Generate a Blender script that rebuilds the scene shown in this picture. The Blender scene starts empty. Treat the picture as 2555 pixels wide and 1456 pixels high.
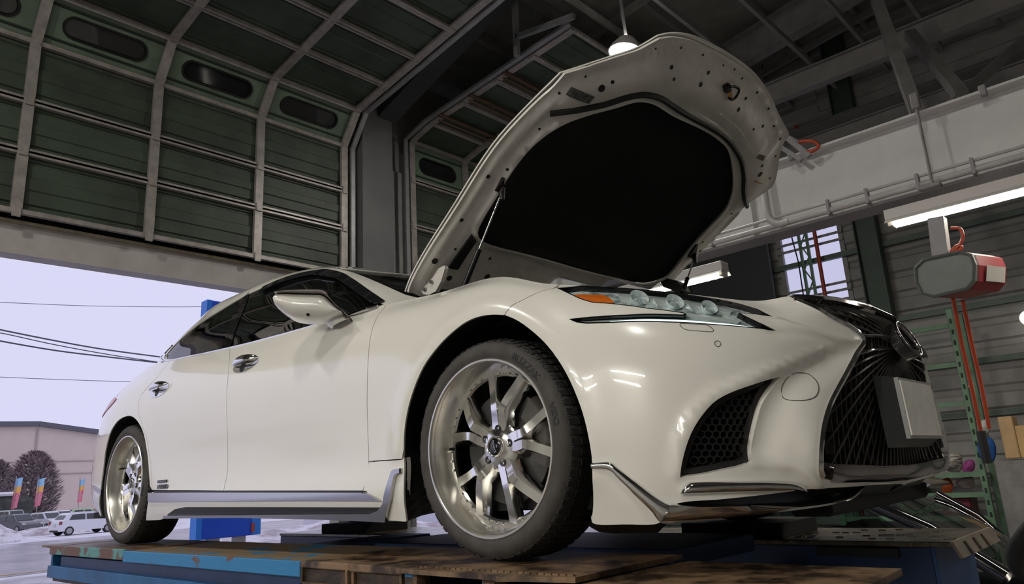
# Garage bay: white sedan with raised bonnet standing on a blue wheel lift, snow outside the roller door
import bpy, math, random
import numpy as np
from mathutils import Vector, Matrix
from mathutils.geometry import delaunay_2d_cdt
random.seed(7); RNG = np.random.default_rng(7)
SC = bpy.context.scene
COL = SC.collection
W, H, FL = 2555.0, 1456.0, 1819.18
# ---------------------------------------------------------------- camera
CAM = np.array([1.7145, -2.6211, 0.2497])
def cam_axes(yaw, pitch, roll):
    f = np.array([math.cos(yaw)*math.cos(pitch), math.sin(yaw)*math.cos(pitch), math.sin(pitch)])
    r = np.cross(f, [0, 0, 1.0]); r /= np.linalg.norm(r); u = np.cross(r, f)
    return r*math.cos(roll)+u*math.sin(roll), -r*math.sin(roll)+u*math.cos(roll), f
AR, AU, AF = cam_axes(math.radians(132.665), math.radians(14.385), math.radians(-3.300))
cd = bpy.data.cameras.new('camera'); cam = bpy.data.objects.new('camera', cd); COL.objects.link(cam)
cd.sensor_width = 36.0; cd.lens = FL/W*36.0; cd.clip_start = 0.05; cd.clip_end = 600
cam.matrix_world = Matrix(((AR[0], AU[0], -AF[0], CAM[0]), (AR[1], AU[1], -AF[1], CAM[1]),
                           (AR[2], AU[2], -AF[2], CAM[2]), (0, 0, 0, 1)))
SC.camera = cam
# ---------------------------------------------------------------- sky and exposure
wd = bpy.data.worlds.new('overcast_sky'); SC.world = wd; wd.use_nodes = True
bg = wd.node_tree.nodes['Background']
bg.inputs[0].default_value = (0.70, 0.70, 0.93, 1); bg.inputs[1].default_value = 1.0
vs = SC.view_settings
vs.view_transform = 'Standard'; vs.look = 'None'; vs.gamma = 1.0; vs.exposure = 0.0; vs.use_curve_mapping = False
# ---------------------------------------------------------------- measuring helpers
def ray(px):
    px = np.atleast_2d(np.asarray(px, float))
    d = AF + AR*((px[:, :1]-W/2)/FL) - AU*((px[:, 1:2]-H/2)/FL)
    return d/np.linalg.norm(d, axis=1)[:, None]
def project(P):
    d = np.atleast_2d(P)-CAM; z = d@AF
    return np.stack([W/2+FL*(d@AR)/z, H/2-FL*(d@AU)/z], 1)
def at(x, y, ax, val):                     # the point of a sight line on the plane ax = val
    d = ray([(x, y)])[0]; i = 'xyz'.index(ax)
    return CAM+d*((val-CAM[i])/d[i])
# ---------------------------------------------------------------- materials
MATS = {}
def mat(name, col, rough=0.5, metal=0.0, var=0.0, scale=6.0, bump=0.0, bscale=60.0, spec=0.5, coat=0.0, col2=None, stretch=(1, 1, 1), thr=(0.35, 0.65), rvar=0.0):
    if name in MATS: return MATS[name]
    m = bpy.data.materials.new(name); m.use_nodes = True; MATS[name] = m
    nt = m.node_tree; b = nt.nodes['Principled BSDF']
    b.inputs['Base Color'].default_value = (*col, 1); b.inputs['Roughness'].default_value = rough
    b.inputs['Metallic'].default_value = metal; b.inputs['Specular IOR Level'].default_value = spec
    b.inputs['Coat Weight'].default_value = coat; b.inputs['Coat Roughness'].default_value = 0.04
    tc = nt.nodes.new('ShaderNodeTexCoord'); mp = nt.nodes.new('ShaderNodeMapping')
    mp.inputs['Scale'].default_value = stretch
    nt.links.new(tc.outputs['Object'], mp.inputs[0])
    if var > 0 or col2 is not None:
        n = nt.nodes.new('ShaderNodeTexNoise'); n.inputs['Scale'].default_value = scale; n.inputs['Detail'].default_value = 6
        n.inputs['Roughness'].default_value = 0.62
        nt.links.new(mp.outputs[0], n.inputs['Vector'])
        r = nt.nodes.new('ShaderNodeValToRGB'); nt.links.new(n.outputs['Fac'], r.inputs[0])
        c2 = col2 if col2 is not None else tuple(c*(1-var) for c in col)
        c1 = col if col2 is not None else tuple(min(1, c*(1+var*0.6)) for c in col)
        r.color_ramp.elements[0].position = thr[0]; r.color_ramp.elements[0].color = (*c2, 1)
        r.color_ramp.elements[1].position = thr[1]; r.color_ramp.elements[1].color = (*c1, 1)
        nt.links.new(r.outputs[0], b.inputs['Base Color'])
        if rvar:
            mr = nt.nodes.new('ShaderNodeMapRange'); mr.inputs['To Min'].default_value = max(0.02, rough-rvar); mr.inputs['To Max'].default_value = min(1, rough+rvar)
            nt.links.new(n.outputs['Fac'], mr.inputs[0]); nt.links.new(mr.outputs[0], b.inputs['Roughness'])
    if bump > 0:
        n2 = nt.nodes.new('ShaderNodeTexNoise'); n2.inputs['Scale'].default_value = bscale; n2.inputs['Detail'].default_value = 4
        nt.links.new(mp.outputs[0], n2.inputs['Vector'])
        bp = nt.nodes.new('ShaderNodeBump'); bp.inputs['Strength'].default_value = bump; bp.inputs['Distance'].default_value = 0.01
        nt.links.new(n2.outputs['Fac'], bp.inputs['Height']); nt.links.new(bp.outputs[0], b.inputs['Normal'])
    return m
def emit(name, col, strength):
    if name in MATS: return MATS[name]
    m = bpy.data.materials.new(name); m.use_nodes = True; MATS[name] = m
    nt = m.node_tree; nt.nodes.remove(nt.nodes['Principled BSDF'])
    e = nt.nodes.new('ShaderNodeEmission'); e.inputs[0].default_value = (*col, 1); e.inputs[1].default_value = strength
    nt.links.new(e.outputs[0], nt.nodes['Material Output'].inputs[0]); return m
def glass(name, tint, rough=0.0, ior=1.5):
    if name in MATS: return MATS[name]
    m = bpy.data.materials.new(name); m.use_nodes = True; MATS[name] = m
    nt = m.node_tree; nt.nodes.remove(nt.nodes['Principled BSDF'])
    t = nt.nodes.new('ShaderNodeBsdfTransparent'); t.inputs[0].default_value = (*tint, 1)
    g = nt.nodes.new('ShaderNodeBsdfGlossy'); g.inputs['Roughness'].default_value = rough
    f = nt.nodes.new('ShaderNodeFresnel'); f.inputs['IOR'].default_value = ior
    ge = nt.nodes.new('ShaderNodeNewGeometry'); mi = nt.nodes.new('ShaderNodeMix'); mi.data_type = 'FLOAT'      # a thin sheet reflects alike from both sides
    mi.inputs[2].default_value = ior; mi.inputs[3].default_value = 1.0/ior
    nt.links.new(ge.outputs['Backfacing'], mi.inputs[0]); nt.links.new(mi.outputs[0], f.inputs['IOR'])
    mx = nt.nodes.new('ShaderNodeMixShader'); nt.links.new(f.outputs[0], mx.inputs[0])
    nt.links.new(t.outputs[0], mx.inputs[1]); nt.links.new(g.outputs[0], mx.inputs[2])
    nt.links.new(mx.outputs[0], nt.nodes['Material Output'].inputs[0]); return m
# ---------------------------------------------------------------- mesh building
class MB:
    def __init__(s): s.v = []; s.f = []; s.n = None
    def add(s, v, f):
        o = len(s.v); s.v += [tuple(map(float, p)) for p in v]; s.f += [tuple(i+o for i in q) for q in f]; return s
    def box(s, a, b, bev=0.0):
        x0, y0, z0 = a; x1, y1, z1 = b
        if bev <= 0:
            v = [(x, y, z) for z in (z0, z1) for y in (y0, y1) for x in (x0, x1)]
            return s.add(v, [(0, 2, 3, 1), (4, 5, 7, 6), (0, 1, 5, 4), (2, 6, 7, 3), (0, 4, 6, 2), (1, 3, 7, 5)])
        e = min(bev, abs(x1-x0)*.45, abs(y1-y0)*.45, abs(z1-z0)*.45)
        v = []; ix = {}
        for sx in (0, 1):
            for sy in (0, 1):
                for sz in (0, 1):
                    c = ((x0, x1)[sx], (y0, y1)[sy], (z0, z1)[sz]); d = ((e, -e)[sx], (e, -e)[sy], (e, -e)[sz])
                    for k in range(3):
                        p = [c[i]+d[i] for i in range(3)]; p[k] = c[k]; ix[(sx, sy, sz, k)] = len(v); v.append(p)
        f = []
        for k in range(3):
            a1, a2 = [i for i in range(3) if i != k]
            for sd in (0, 1):
                q = []
                for (p, r) in ((0, 0), (1, 0), (1, 1), (0, 1)):
                    t = [0, 0, 0]; t[k] = sd; t[a1] = p; t[a2] = r; q.append(ix[(*t, k)])
                f.append(tuple(q))
            for p in (0, 1):
                for r in (0, 1):
                    q = []
                    for m in (0, 1):
                        t = [0, 0, 0]; t[k] = m; t[a1] = p; t[a2] = r; q.append((ix[(*t, a1)], ix[(*t, a2)]))
                    f.append((q[0][0], q[0][1], q[1][1], q[1][0]))
        for sx in (0, 1):
            for sy in (0, 1):
                for sz in (0, 1): f.append(tuple(ix[(sx, sy, sz, k)] for k in range(3)))
        return s.add(v, f)
    def tube(s, path, r, n=8, caps=True, closed=False):
        P = [np.array(p, float) for p in path]; m = len(P); rr = r if hasattr(r, '__len__') else [r]*m
        T = []
        for i in range(m):
            a = P[i-1] if (i > 0 or closed) else P[i]; b = P[(i+1) % m] if (i < m-1 or closed) else P[i]
            t = b-a; T.append(t/(np.linalg.norm(t)+1e-12))
        up = np.array([0, 0, 1.0]) if abs(T[0][2]) < .9 else np.array([1.0, 0, 0])
        N = np.cross(T[0], up); N /= np.linalg.norm(N); v = []; f = []
        for i in range(m):
            N = N-T[i]*(N@T[i]); N /= np.linalg.norm(N)+1e-12; B = np.cross(T[i], N)
            for k in range(n):
                a = 2*math.pi*k/n; v.append(P[i]+rr[i]*(N*math.cos(a)+B*math.sin(a)))
        for i in range(m if closed else m-1):
            j = (i+1) % m
            for k in range(n): f.append((i*n+k, i*n+(k+1) % n, j*n+(k+1) % n, j*n+k))
        if caps and not closed: f += [tuple(range(n))[::-1], tuple(range((m-1)*n, m*n))]
        return s.add(v, f)
    def bar(s, a, b, w, h, up=(0, 0, 1)):                      # rectangular bar between two points
        a = np.array(a, float); b = np.array(b, float); t = b-a; t /= np.linalg.norm(t); up = np.array(up, float)
        if abs(t@up) > .98: up = np.array([1.0, 0, 0])
        r = np.cross(t, up); r /= np.linalg.norm(r); u = np.cross(r, t)
        v = [p+r*sx*w/2+u*sz*h/2 for p in (a, b) for sx, sz in ((-1, -1), (1, -1), (1, 1), (-1, 1))]
        return s.add(v, [(3, 2, 1, 0), (4, 5, 6, 7)]+[(i, (i+1) % 4, 4+(i+1) % 4, 4+i) for i in range(4)])
    def ibeam(s, a, b, w, h, tf=.015, tw=.01, up=(0, 0, 1)):
        a = np.array(a, float); b = np.array(b, float); t = b-a; t /= np.linalg.norm(t); u0 = np.array(up, float)
        if abs(t@u0) > .98: u0 = np.array([1.0, 0, 0])
        r = np.cross(t, u0); r /= np.linalg.norm(r); u = np.cross(r, t)
        pr = [(-w/2, -h/2), (w/2, -h/2), (w/2, -h/2+tf), (tw/2, -h/2+tf), (tw/2, h/2-tf), (w/2, h/2-tf), (w/2, h/2), (-w/2, h/2), (-w/2, h/2-tf), (-tw/2, h/2-tf), (-tw/2, -h/2+tf), (-w/2, -h/2+tf)]
        v = [p+r*x+u*y for p in (a, b) for x, y in pr]; n = 12
        return s.add(v, [(i, (i+1) % n, n+(i+1) % n, n+i) for i in range(n)]+[(0, 1, 2, 11), (3, 4, 9, 10)[::1], (5, 6, 7, 8), (n, n+11, n+2, n+1), (n+3, n+10, n+9, n+4), (n+5, n+8, n+7, n+6)])
    def prism(s, outline, vec):                                # planar outline pushed along vec
        o = [np.array(p, float) for p in outline]; n = len(o); vec = np.array(vec, float)
        return s.add(o+[p+vec for p in o], [tuple(range(n))[::-1], tuple(range(n, 2*n))]+[(i, (i+1) % n, n+(i+1) % n, n+i) for i in range(n)])
    def lathe(s, prof, axis_o, axis_d, n=48, closed_profile=False, ref=(0, 0, 1)):  # prof: (radius, along axis)
        o = np.array(axis_o, float); d = np.array(axis_d, float); d /= np.linalg.norm(d); ref = np.array(ref, float)
        a = ref-d*(ref@d); a /= np.linalg.norm(a); b = np.cross(d, a); m = len(prof); v = []; f = []
        for k in range(n):
            t = 2*math.pi*k/n; e = a*math.cos(t)+b*math.sin(t)
            for r, h in prof: v.append(o+e*r+d*h)
        mm = m if closed_profile else m-1
        for k in range(n):
            for i in range(mm): f.append((k*m+i, k*m+(i+1) % m, ((k+1) % n)*m+(i+1) % m, ((k+1) % n)*m+i))
        return s.add(v, f)
    def grid(s, G, flip=False):                                # G: rows x cols x 3
        G = np.asarray(G, float); a, b = G.shape[:2]
        f = [(i*b+j, i*b+j+1, (i+1)*b+j+1, (i+1)*b+j) for i in range(a-1) for j in range(b-1)]
        if flip: f = [q[::-1] for q in f]
        return s.add(G.reshape(-1, 3), f)
    def sweep(s, path, prof, nrm, closed=False):               # prof (along side, along normal); nrm per point
        P = np.asarray(path, float); N = np.asarray(nrm, float); m = len(P); v = []; k = len(prof)
        if N.ndim == 1: N = np.repeat(N[None], m, 0)
        for i in range(m):
            a = P[(i-1) % m] if (i > 0 or closed) else P[i]; b = P[(i+1) % m] if (i < m-1 or closed) else P[i]
            t = b-a; t /= np.linalg.norm(t)+1e-12; n = N[i]-t*(N[i]@t); n /= np.linalg.norm(n)+1e-12; sd = np.cross(t, n)
            sc = 1.0
            for x, y in prof: v.append(P[i]+sd*x*sc+n*y)
        f = []
        for i in range(m if closed else m-1):
            j = (i+1) % m
            for q in range(k): f.append((i*k+q, i*k+(q+1) % k, j*k+(q+1) % k, j*k+q))
        if not closed: f += [tuple(range(k))[::-1], tuple(range((m-1)*k, m*k))]
        return s.add(v, f)
    def xf(s, M):
        M = np.array(M); s.v = [tuple((M[:3, :3]@np.array(p))+M[:3, 3]) for p in s.v]; return s
    def mesh(s, name, m=None, smooth=None):
        me = bpy.data.meshes.new(name); me.from_pydata(s.v, [], s.f); me.validate()
        if m is not None: me.materials.append(m)
        if smooth is not None:
            me.polygons.foreach_set('use_smooth', [True]*len(me.polygons))
            if smooth < 179: me.set_sharp_from_angle(angle=math.radians(smooth))
        me.update(); return me
def link(name, me, parent=None, loc=None):
    o = bpy.data.objects.new(name, me); COL.objects.link(o)
    if parent is not None: o.parent = parent
    if loc is not None: o.location = loc
    return o
def obj(name, mb, m, parent=None, smooth=None, loc=None): return link(name, mb.mesh(name, m, smooth), parent, loc)
def thing(name, label, cat, loc=(0, 0, 0), rotz=0.0, group=None):
    o = bpy.data.objects.new(name, None); COL.objects.link(o); o.location = loc; o.rotation_euler = (0, 0, rotz)
    o.empty_display_size = .1; o['label'] = label; o['category'] = cat
    if group: o['group'] = group
    return o
def tag(o, label, cat, group=None, kind=None):
    o['label'] = label; o['category'] = cat
    if group: o['group'] = group
    if kind: o['kind'] = kind
    return o
def struct(o, label=None):
    o['kind'] = 'structure'
    if label: o['label'] = label
    return o
def copy_tree(o, parent=None):
    c = o.copy(); COL.objects.link(c); c.parent = parent
    for ch in o.children: copy_tree(ch, c)
    return c
def text_mesh(txt, size, depth=0.001, shear=0.0, bold=0.0, xscale=1.0):
    cu = bpy.data.curves.new('txt', 'FONT'); cu.body = txt; cu.size = size; cu.extrude = depth; cu.shear = shear; cu.offset = bold
    cu.align_x = 'CENTER'; cu.align_y = 'CENTER'; cu.resolution_u = 3
    o = bpy.data.objects.new('txt', cu); COL.objects.link(o)
    dg = bpy.context.evaluated_depsgraph_get(); me = bpy.data.meshes.new_from_object(o.evaluated_get(dg))
    V = [(v.co.x*xscale, v.co.y, v.co.z) for v in me.vertices]; F = [tuple(p.vertices) for p in me.polygons]
    bpy.data.objects.remove(o); bpy.data.curves.remove(cu); bpy.data.meshes.remove(me); return V, F
# ---------------------------------------------------------------- smooth surfaces through a net of points
_HM = {}
def hermite_w(t, k):
    """weights of every knot value for a cubic through the knots k at the parameters t"""
    t = np.asarray(t, float); k = np.asarray(k, float); n = len(k); h = np.diff(k); key = k.tobytes()
    if key not in _HM:
        D = np.zeros((n-1, n)); M = np.zeros((n, n))
        for i in range(n-1): D[i, i] = -1/h[i]; D[i, i+1] = 1/h[i]
        M[0] = D[0]; M[-1] = D[-1]
        for i in range(1, n-1): M[i] = (h[i]*D[i-1]+h[i-1]*D[i])/(h[i]+h[i-1])
        _HM[key] = M
    M = _HM[key]
    i = np.clip(np.searchsorted(k, t, side='right')-1, 0, n-2); s = (t-k[i])/h[i]; hh = h[i]
    Wt = (s**3-2*s**2+s)[:, None]*hh[:, None]*M[i]+(s**3-s**2)[:, None]*hh[:, None]*M[i+1]; r = np.arange(len(t))
    Wt[r, i] += 2*s**3-3*s**2+1; Wt[r, i+1] += -2*s**3+3*s**2
    return Wt
def spline(pts, n=None, step=None, closed=False):
    P = np.asarray(pts, float)
    if closed: P = np.vstack([P[-2:], P, P[:3]])
    k = np.concatenate([[0], np.cumsum(np.linalg.norm(np.diff(P, axis=0), axis=1)**.5)])
    a, b = (k[2], k[-3]) if closed else (k[0], k[-1])
    L = np.linalg.norm(np.diff(P, axis=0), axis=1).sum()
    if n is None: n = max(3, int(L/step)+1)
    t = np.linspace(a, b, n+1)[:-1] if closed else np.linspace(a, b, n)
    return hermite_w(t, k)@P
class Surf:
    def __init__(s, net, out):
        s.P = np.asarray(net, float); a, b = s.P.shape[:2]; s.out = out
        du = np.linalg.norm(np.diff(s.P, axis=0), axis=2).mean(1); dv = np.linalg.norm(np.diff(s.P, axis=1), axis=2).mean(0)
        s.ku = np.concatenate([[0], np.cumsum(du)]); s.kv = np.concatenate([[0], np.cumsum(dv)]); s.ridges = []; s.flip = 1.0; s._g = None
        uv = np.array([[s.ku[-1]*.5, s.kv[-1]*.5]]); n = s.normal(uv, base=True)[0]
        if n@np.array(out) < 0: s.flip = -1.0
    def base(s, uv):
        uv = np.asarray(uv, float)
        wu = hermite_w(uv[:, 0], s.ku); wv = hermite_w(uv[:, 1], s.kv); a, b = s.P.shape[:2]
        return np.einsum('njk,nj->nk', (wu@s.P.reshape(a, -1)).reshape(-1, b, 3), wv)
    def normal(s, uv, base=False, e=.004):
        f = s.base if base else s.pos; uv = np.asarray(uv, float)
        a = f(uv+[e, 0])-f(uv-[e, 0]); b = f(uv+[0, e])-f(uv-[0, e]); n = np.cross(a, b)*s.flip
        return n/(np.linalg.norm(n, axis=1)[:, None]+1e-12)
    def disp(s, uv):
        d = np.zeros(len(uv))
        for pl, w, amp, kind in s.ridges:
            best = np.full(len(uv), 1e9); side = np.zeros(len(uv))
            for a, b in zip(pl[:-1], pl[1:]):
                ab = b-a; t = np.clip(((uv-a)@ab)/(ab@ab+1e-12), 0, 1); q = uv-(a+t[:, None]*ab); r = np.linalg.norm(q, axis=1)
                cr = ab[0]*(uv[:, 1]-a[1])-ab[1]*(uv[:, 0]-a[0]); m = r < best; best[m] = r[m]; side[m] = np.sign(cr[m])
            g = np.exp(-(best/w)**2)
            if kind == 'step': g = g*np.clip(side*best/w*2.2, -1, 1)
            elif kind == 'sharp': g = np.clip(1-best/w, 0, 1)**1.5
            d += amp*g
        return d
    def pos(s, uv):
        uv = np.asarray(uv, float); p = s.base(uv)
        if s.ridges: p = p+s.normal(uv, base=True)*s.disp(uv)[:, None]
        return p
    def inv(s, px, both=False):
        """surface parameters of the points seen along the given sight lines"""
        px = np.atleast_2d(np.asarray(px, float))
        if s._g is None:
            U = np.linspace(0, s.ku[-1], 420); V = np.linspace(0, s.kv[-1], 160); uv = np.stack(np.meshgrid(U, V, indexing='ij'), -1).reshape(-1, 2)
            p = s.base(uv); n = s.normal(uv, base=True); fr = ((CAM-p)*n).sum(1) > -.02; s._g = (uv, project(p), fr)
        uv, q, fr = s._g; pen = np.where(fr, 0, 1e5)
        i0 = np.array([int((((q-x)**2).sum(1)+pen).argmin()) for x in px]); c = uv[i0].copy(); e = 1e-4
        for it in range(8):
            p0 = project(s.base(c)); J = np.stack([(project(s.base(c+dv))-project(s.base(c-dv)))/(2*e) for dv in (np.array([e, 0]), np.array([0, e]))], 2)
            r = px-p0; A = np.einsum('nki,nkj->nij', J, J)+1e-3*np.eye(2)[None]*np.abs(J).max((1, 2))[:, None, None]
            c = c+np.clip(np.linalg.solve(A, np.einsum('nki,nk->ni', J, r)[:, :, None])[:, :, 0], -.03, .03)
        bad = (np.linalg.norm(project(s.base(c))-px, axis=1) > 6) | (np.linalg.norm(c-uv[i0], axis=1) > .2); c[bad] = uv[i0][bad]
        return c
def in_poly(p, poly):
    x, y = p[:, 0], p[:, 1]; c = np.zeros(len(p), bool); n = len(poly); j = n-1
    for i in range(n):
        xi, yi = poly[i]; xj, yj = poly[j]
        if yi != yj: c ^= ((yi > y) != (yj > y)) & (x < (xj-xi)*(y-yi)/(yj-yi)+xi)
        j = i
    return c
def dense(poly, step):
    poly = np.asarray(poly, float); out = []
    for a, b in zip(poly, np.roll(poly, -1, 0)):
        n = max(1, int(np.linalg.norm(b-a)/step)); out += [a+(b-a)*i/n for i in range(n)]
    return np.array(out)
def inset(poly, g):
    P = np.asarray(poly, float); A = .5*np.sum(P[:, 0]*np.roll(P[:, 1], -1)-np.roll(P[:, 0], -1)*P[:, 1]); s = 1 if A > 0 else -1
    a = P-np.roll(P, 1, 0); b = np.roll(P, -1, 0)-P
    na = np.stack([-a[:, 1], a[:, 0]], 1)/(np.linalg.norm(a, axis=1)[:, None]+1e-12); nb = np.stack([-b[:, 1], b[:, 0]], 1)/(np.linalg.norm(b, axis=1)[:, None]+1e-12)
    n = na+nb; n /= np.linalg.norm(n, axis=1)[:, None]+1e-9; k = 1/np.clip((n*na).sum(1), .5, 1)
    return P+s*g*n*k[:, None]
def panel(name, S, outer, holes=(), m=None, parent=None, step=.03, thick=.012, gap=.0018, off=0.0, mirror=False, back=False):
    """a piece of the surface S cut along an outline (surface parameters), with turned-in edges"""
    loops = [inset(dense(outer, step*.6), gap)]+[inset(dense(h, step*.6), -gap) for h in holes]
    pts = []; edges = []
    for L in loops:
        o = len(pts); n = len(L); pts += [tuple(p) for p in L]; edges += [(o+i, o+(i+1) % n) for i in range(n)]
    lo = loops[0].min(0); hi = loops[0].max(0)
    gx = np.arange(lo[0]+step*.5, hi[0], step); gy = np.arange(lo[1]+step*.5, hi[1], step)
    g = np.stack(np.meshgrid(gx, gy, indexing='ij'), -1).reshape(-1, 2)
    if len(g):
        ok = in_poly(g, loops[0])
        for h in loops[1:]: ok &= ~in_poly(g, h)
        g = g[ok]; allp = np.vstack(loops)
        if len(g):
            d = np.min([((g-a)**2).sum(1) for a in allp], 0); g = g[d > (step*.35)**2]
        pts += [tuple(p) for p in g]
    v2, e2, f2, *_ = delaunay_2d_cdt([Vector(p) for p in pts], edges, [], 0, 1e-6)
    uv = np.array([tuple(p) for p in v2]); F = np.array([f for f in f2 if len(f) == 3]); c = uv[F].mean(1)
    ok = in_poly(c, loops[0])
    for h in loops[1:]: ok &= ~in_poly(c, h)
    F = F[ok]; used = np.unique(F); rm = -np.ones(len(uv), int); rm[used] = np.arange(len(used)); F = rm[F]; uv = uv[used]
    N = S.normal(uv); P = S.pos(uv)+N*off
    t = np.cross(P[F[:, 1]]-P[F[:, 0]], P[F[:, 2]]-P[F[:, 0]]); fl = (t*N[F[:, 0]]).sum(1) < 0; F[fl] = F[fl][:, ::-1]
    mb = MB(); n = len(P); fc = [tuple(map(int, f)) for f in F]; V = [tuple(p) for p in P]; NN = [tuple(p) for p in N]
    if thick > 0:
        cnt = {}
        for f in fc:
            for a, b in ((f[0], f[1]), (f[1], f[2]), (f[2], f[0])): cnt[(a, b)] = cnt.get((a, b), 0)+1
        bd = [(a, b) for (a, b) in cnt if (b, a) not in cnt]; mp = {}
        for a, b in bd:
            for i in (a, b):
                if i not in mp: mp[i] = len(V); V.append(tuple(P[i]-N[i]*thick)); NN.append(tuple(N[i]))
        sd = [(b, a, mp[a], mp[b]) for a, b in bd]
    else: sd = []
    bk = []
    if back and thick > 0:
        o = len(V); V += [tuple(P[i]-N[i]*thick) for i in range(n)]; NN += [tuple(-N[i]) for i in range(n)]; bk = [tuple(o+i for i in f[::-1]) for f in fc]
    me = bpy.data.meshes.new(name); me.from_pydata(V, [], fc+sd+bk)
    if m: me.materials.append(m)
    me.polygons.foreach_set('use_smooth', [True]*len(fc)+[False]*len(sd)+[True]*len(bk))
    nf = len(fc)
    ln = []
    for p in me.polygons:
        if p.index < nf or p.index >= nf+len(sd): ln += [NN[me.loops[i].vertex_index] for i in p.loop_indices]
        else: ln += [tuple(p.normal)]*len(p.loop_indices)
    me.normals_split_custom_set(ln); me.update()
    o = link(name, me, parent)
    if mirror:
        c = o.copy(); COL.objects.link(c); c.scale = (1, -1, 1); return o, c
    return o
def sheet_path(S, px, n=40):
    uv = S.inv(px); uv = spline(uv, n=n); return uv
# ================================================================ the garage
FZ = -1.60                                                     # garage floor; the wheel tracks of the lift are z = 0
XW, YB = -6.0, 9.0
CONC = mat('concrete', (.19, .185, .175), rough=.6, var=.35, scale=2.5, bump=.15, bscale=30, rvar=.2)
SIDE = mat('grey_siding', (.30, .29, .275), rough=.6, var=.15, scale=3)
STEEL = mat('grey_painted_steel', (.33, .32, .33), rough=.5, var=.12, scale=5)
STEELD = mat('dark_roof_steel', (.30, .285, .28), rough=.6, var=.2, scale=4)
ROOFM = mat('dark_roof_sheet', (.30, .30, .28), rough=.8, var=.25, scale=2)
GREEN = mat('green_door_panel', (.070, .098, .068), rough=.5, scale=1.6, col2=(.042, .052, .039))
DFRAME = mat('door_frame_steel', (.42, .38, .36), rough=.4, metal=.25, var=.22, scale=9)
WSTEEL = mat('white_girder_paint', (.76, .755, .74), rough=.45, var=.08, scale=2)
GRNST = mat('green_rack_steel', (.12, .22, .13), rough=.45, var=.2, scale=10)
struct(obj('floor', MB().box((XW-.1, -14, FZ-.2), (10, YB+.2, FZ)), CONC))
# wall at the door side: lintel, wall above, returns
wr = struct(obj('wall_rear', MB().box((XW-.35, -14, 4.6), (XW-.20, YB+.2, 8.6)), SIDE))
obj('lintel', MB().box((XW-.32, -9, 2.57), (XW-.12, 2.72, 2.86)), mat('lintel_grey', (.52, .48, .47), rough=.55, var=.12, scale=3), wr)
obj('lintel_edge', MB().box((XW-.13, -9, 2.86), (XW-.06, 2.72, 2.885)), mat('lintel_edge_tan', (.30, .25, .18), rough=.6, var=.3, scale=8), wr)
obj('wall_backing', MB().box((XW-.36, -14, 2.86), (XW-.33, 2.7, 4.7)), mat('dark_backing', (.02, .02, .02), rough=.9), wr)
obj('wall_pier', MB().box((XW-.35, 2.60, FZ), (XW-.15, 3.80, 4.7)), SIDE, wr)
obj('wall_corner', MB().box((XW-.35, 8.1, FZ), (XW-.15, YB+.2, 4.7)), SIDE, wr)
obj('wall_low', MB().box((XW-.35, -14, FZ), (XW-.15, -6.6, 2.9)), SIDE, wr)
# far wall of horizontal siding with a barred window
def siding(x0, x1, z0, z1, y):
    mb = MB(); pz = []
    z = z0
    while z < z1-.01:
        zz = min(z+.30, z1); pz += [(z, 0), (z+.03, -.035), (min(z+.20, zz), -.035), (min(z+.23, zz), 0), (zz, 0)] if zz-z > .24 else [(z, 0), (zz, 0)]; z = zz
    G_ = np.array([[(x0, y+d, z) for z, d in pz], [(x1, y+d, z) for z, d in pz]]); return mb.grid(G_)
wf = struct(obj('wall_far', siding(-1.88, 10, FZ, 8.6, YB), SIDE))
obj('wall_sheet', siding(XW-.2, -2.86, FZ, 8.6, YB), SIDE, wf)
obj('wall_sheet', siding(-2.86, -1.88, FZ, 2.66, YB), SIDE, wf)
obj('wall_sheet', siding(-2.86, -1.88, 3.98, 8.6, YB), SIDE, wf)
obj('wall_backing', MB().box((XW-.3, YB+.03, 4.0), (10, YB+.08, 8.6)), SIDE, wf)
obj('wall_backing', MB().box((XW-.3, YB+.03, FZ), (10, YB+.08, 2.64)), SIDE, wf)
win = struct(obj('window_1', MB().box((-2.90, YB-.06, 2.60), (-1.84, YB+.02, 2.68)).box((-2.90, YB-.06, 3.96), (-1.84, YB+.02, 4.04)).box((-2.90, YB-.06, 2.68), (-2.83, YB+.02, 3.96)).box((-1.91, YB-.06, 2.68), (-1.84, YB+.02, 3.96)), STEELD))
obj('pane', MB().box((-2.83, YB-.01, 2.68), (-1.91, YB-.004, 3.96)), glass('window_pane_glass', (.93, .93, .95)), win)
for z in (3.72, 3.60, 2.92, 2.80): obj('window_bar', MB().box((-2.9, YB-.10, z-.018), (-1.84, YB-.07, z+.018)), STEELD, win)
# green steel lattice post, red pipe and cable in front of the window
lpx = at(2012, 650, 'y', 8.75)[0]
lp = thing('lattice_post', 'green steel lattice post standing in front of the barred window', 'post', (lpx, 8.75, FZ))
for dx in (-.06, .06): obj('post_chord', MB().box((dx-.02, -.02, 0), (dx+.02, .02, 6.6)), GRNST, lp)
for k in range(32):
    z = .2+k*.2; s_ = 1 if k % 2 else -1; obj('post_lacing', MB().bar((-.05*s_, 0, z), (.05*s_, 0, z+.2), .012, .02), GRNST, lp)
tag(obj('red_pipe', MB().tube([(lpx+.22, 8.72, FZ), (lpx+.20, 8.72, 5.6)], .030, 10), mat('red_pipe_paint', (.38, .055, .03), rough=.45), None, 60), 'slim red pipe rising beside the green lattice post', 'pipe')
tag(obj('hanging_cable', MB().tube([(-2.54, 8.6, 6.86), (-2.52, 8.6, 4.4), (-2.50, 8.6, 3.7), (-2.46, 8.6, 3.3), (-2.47, 8.6, 2.3)], .010, 6), mat('cable_black', (.02, .02, .02), rough=.6), None, 60), 'thin dark cable hanging in front of the barred window', 'cable')
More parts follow.
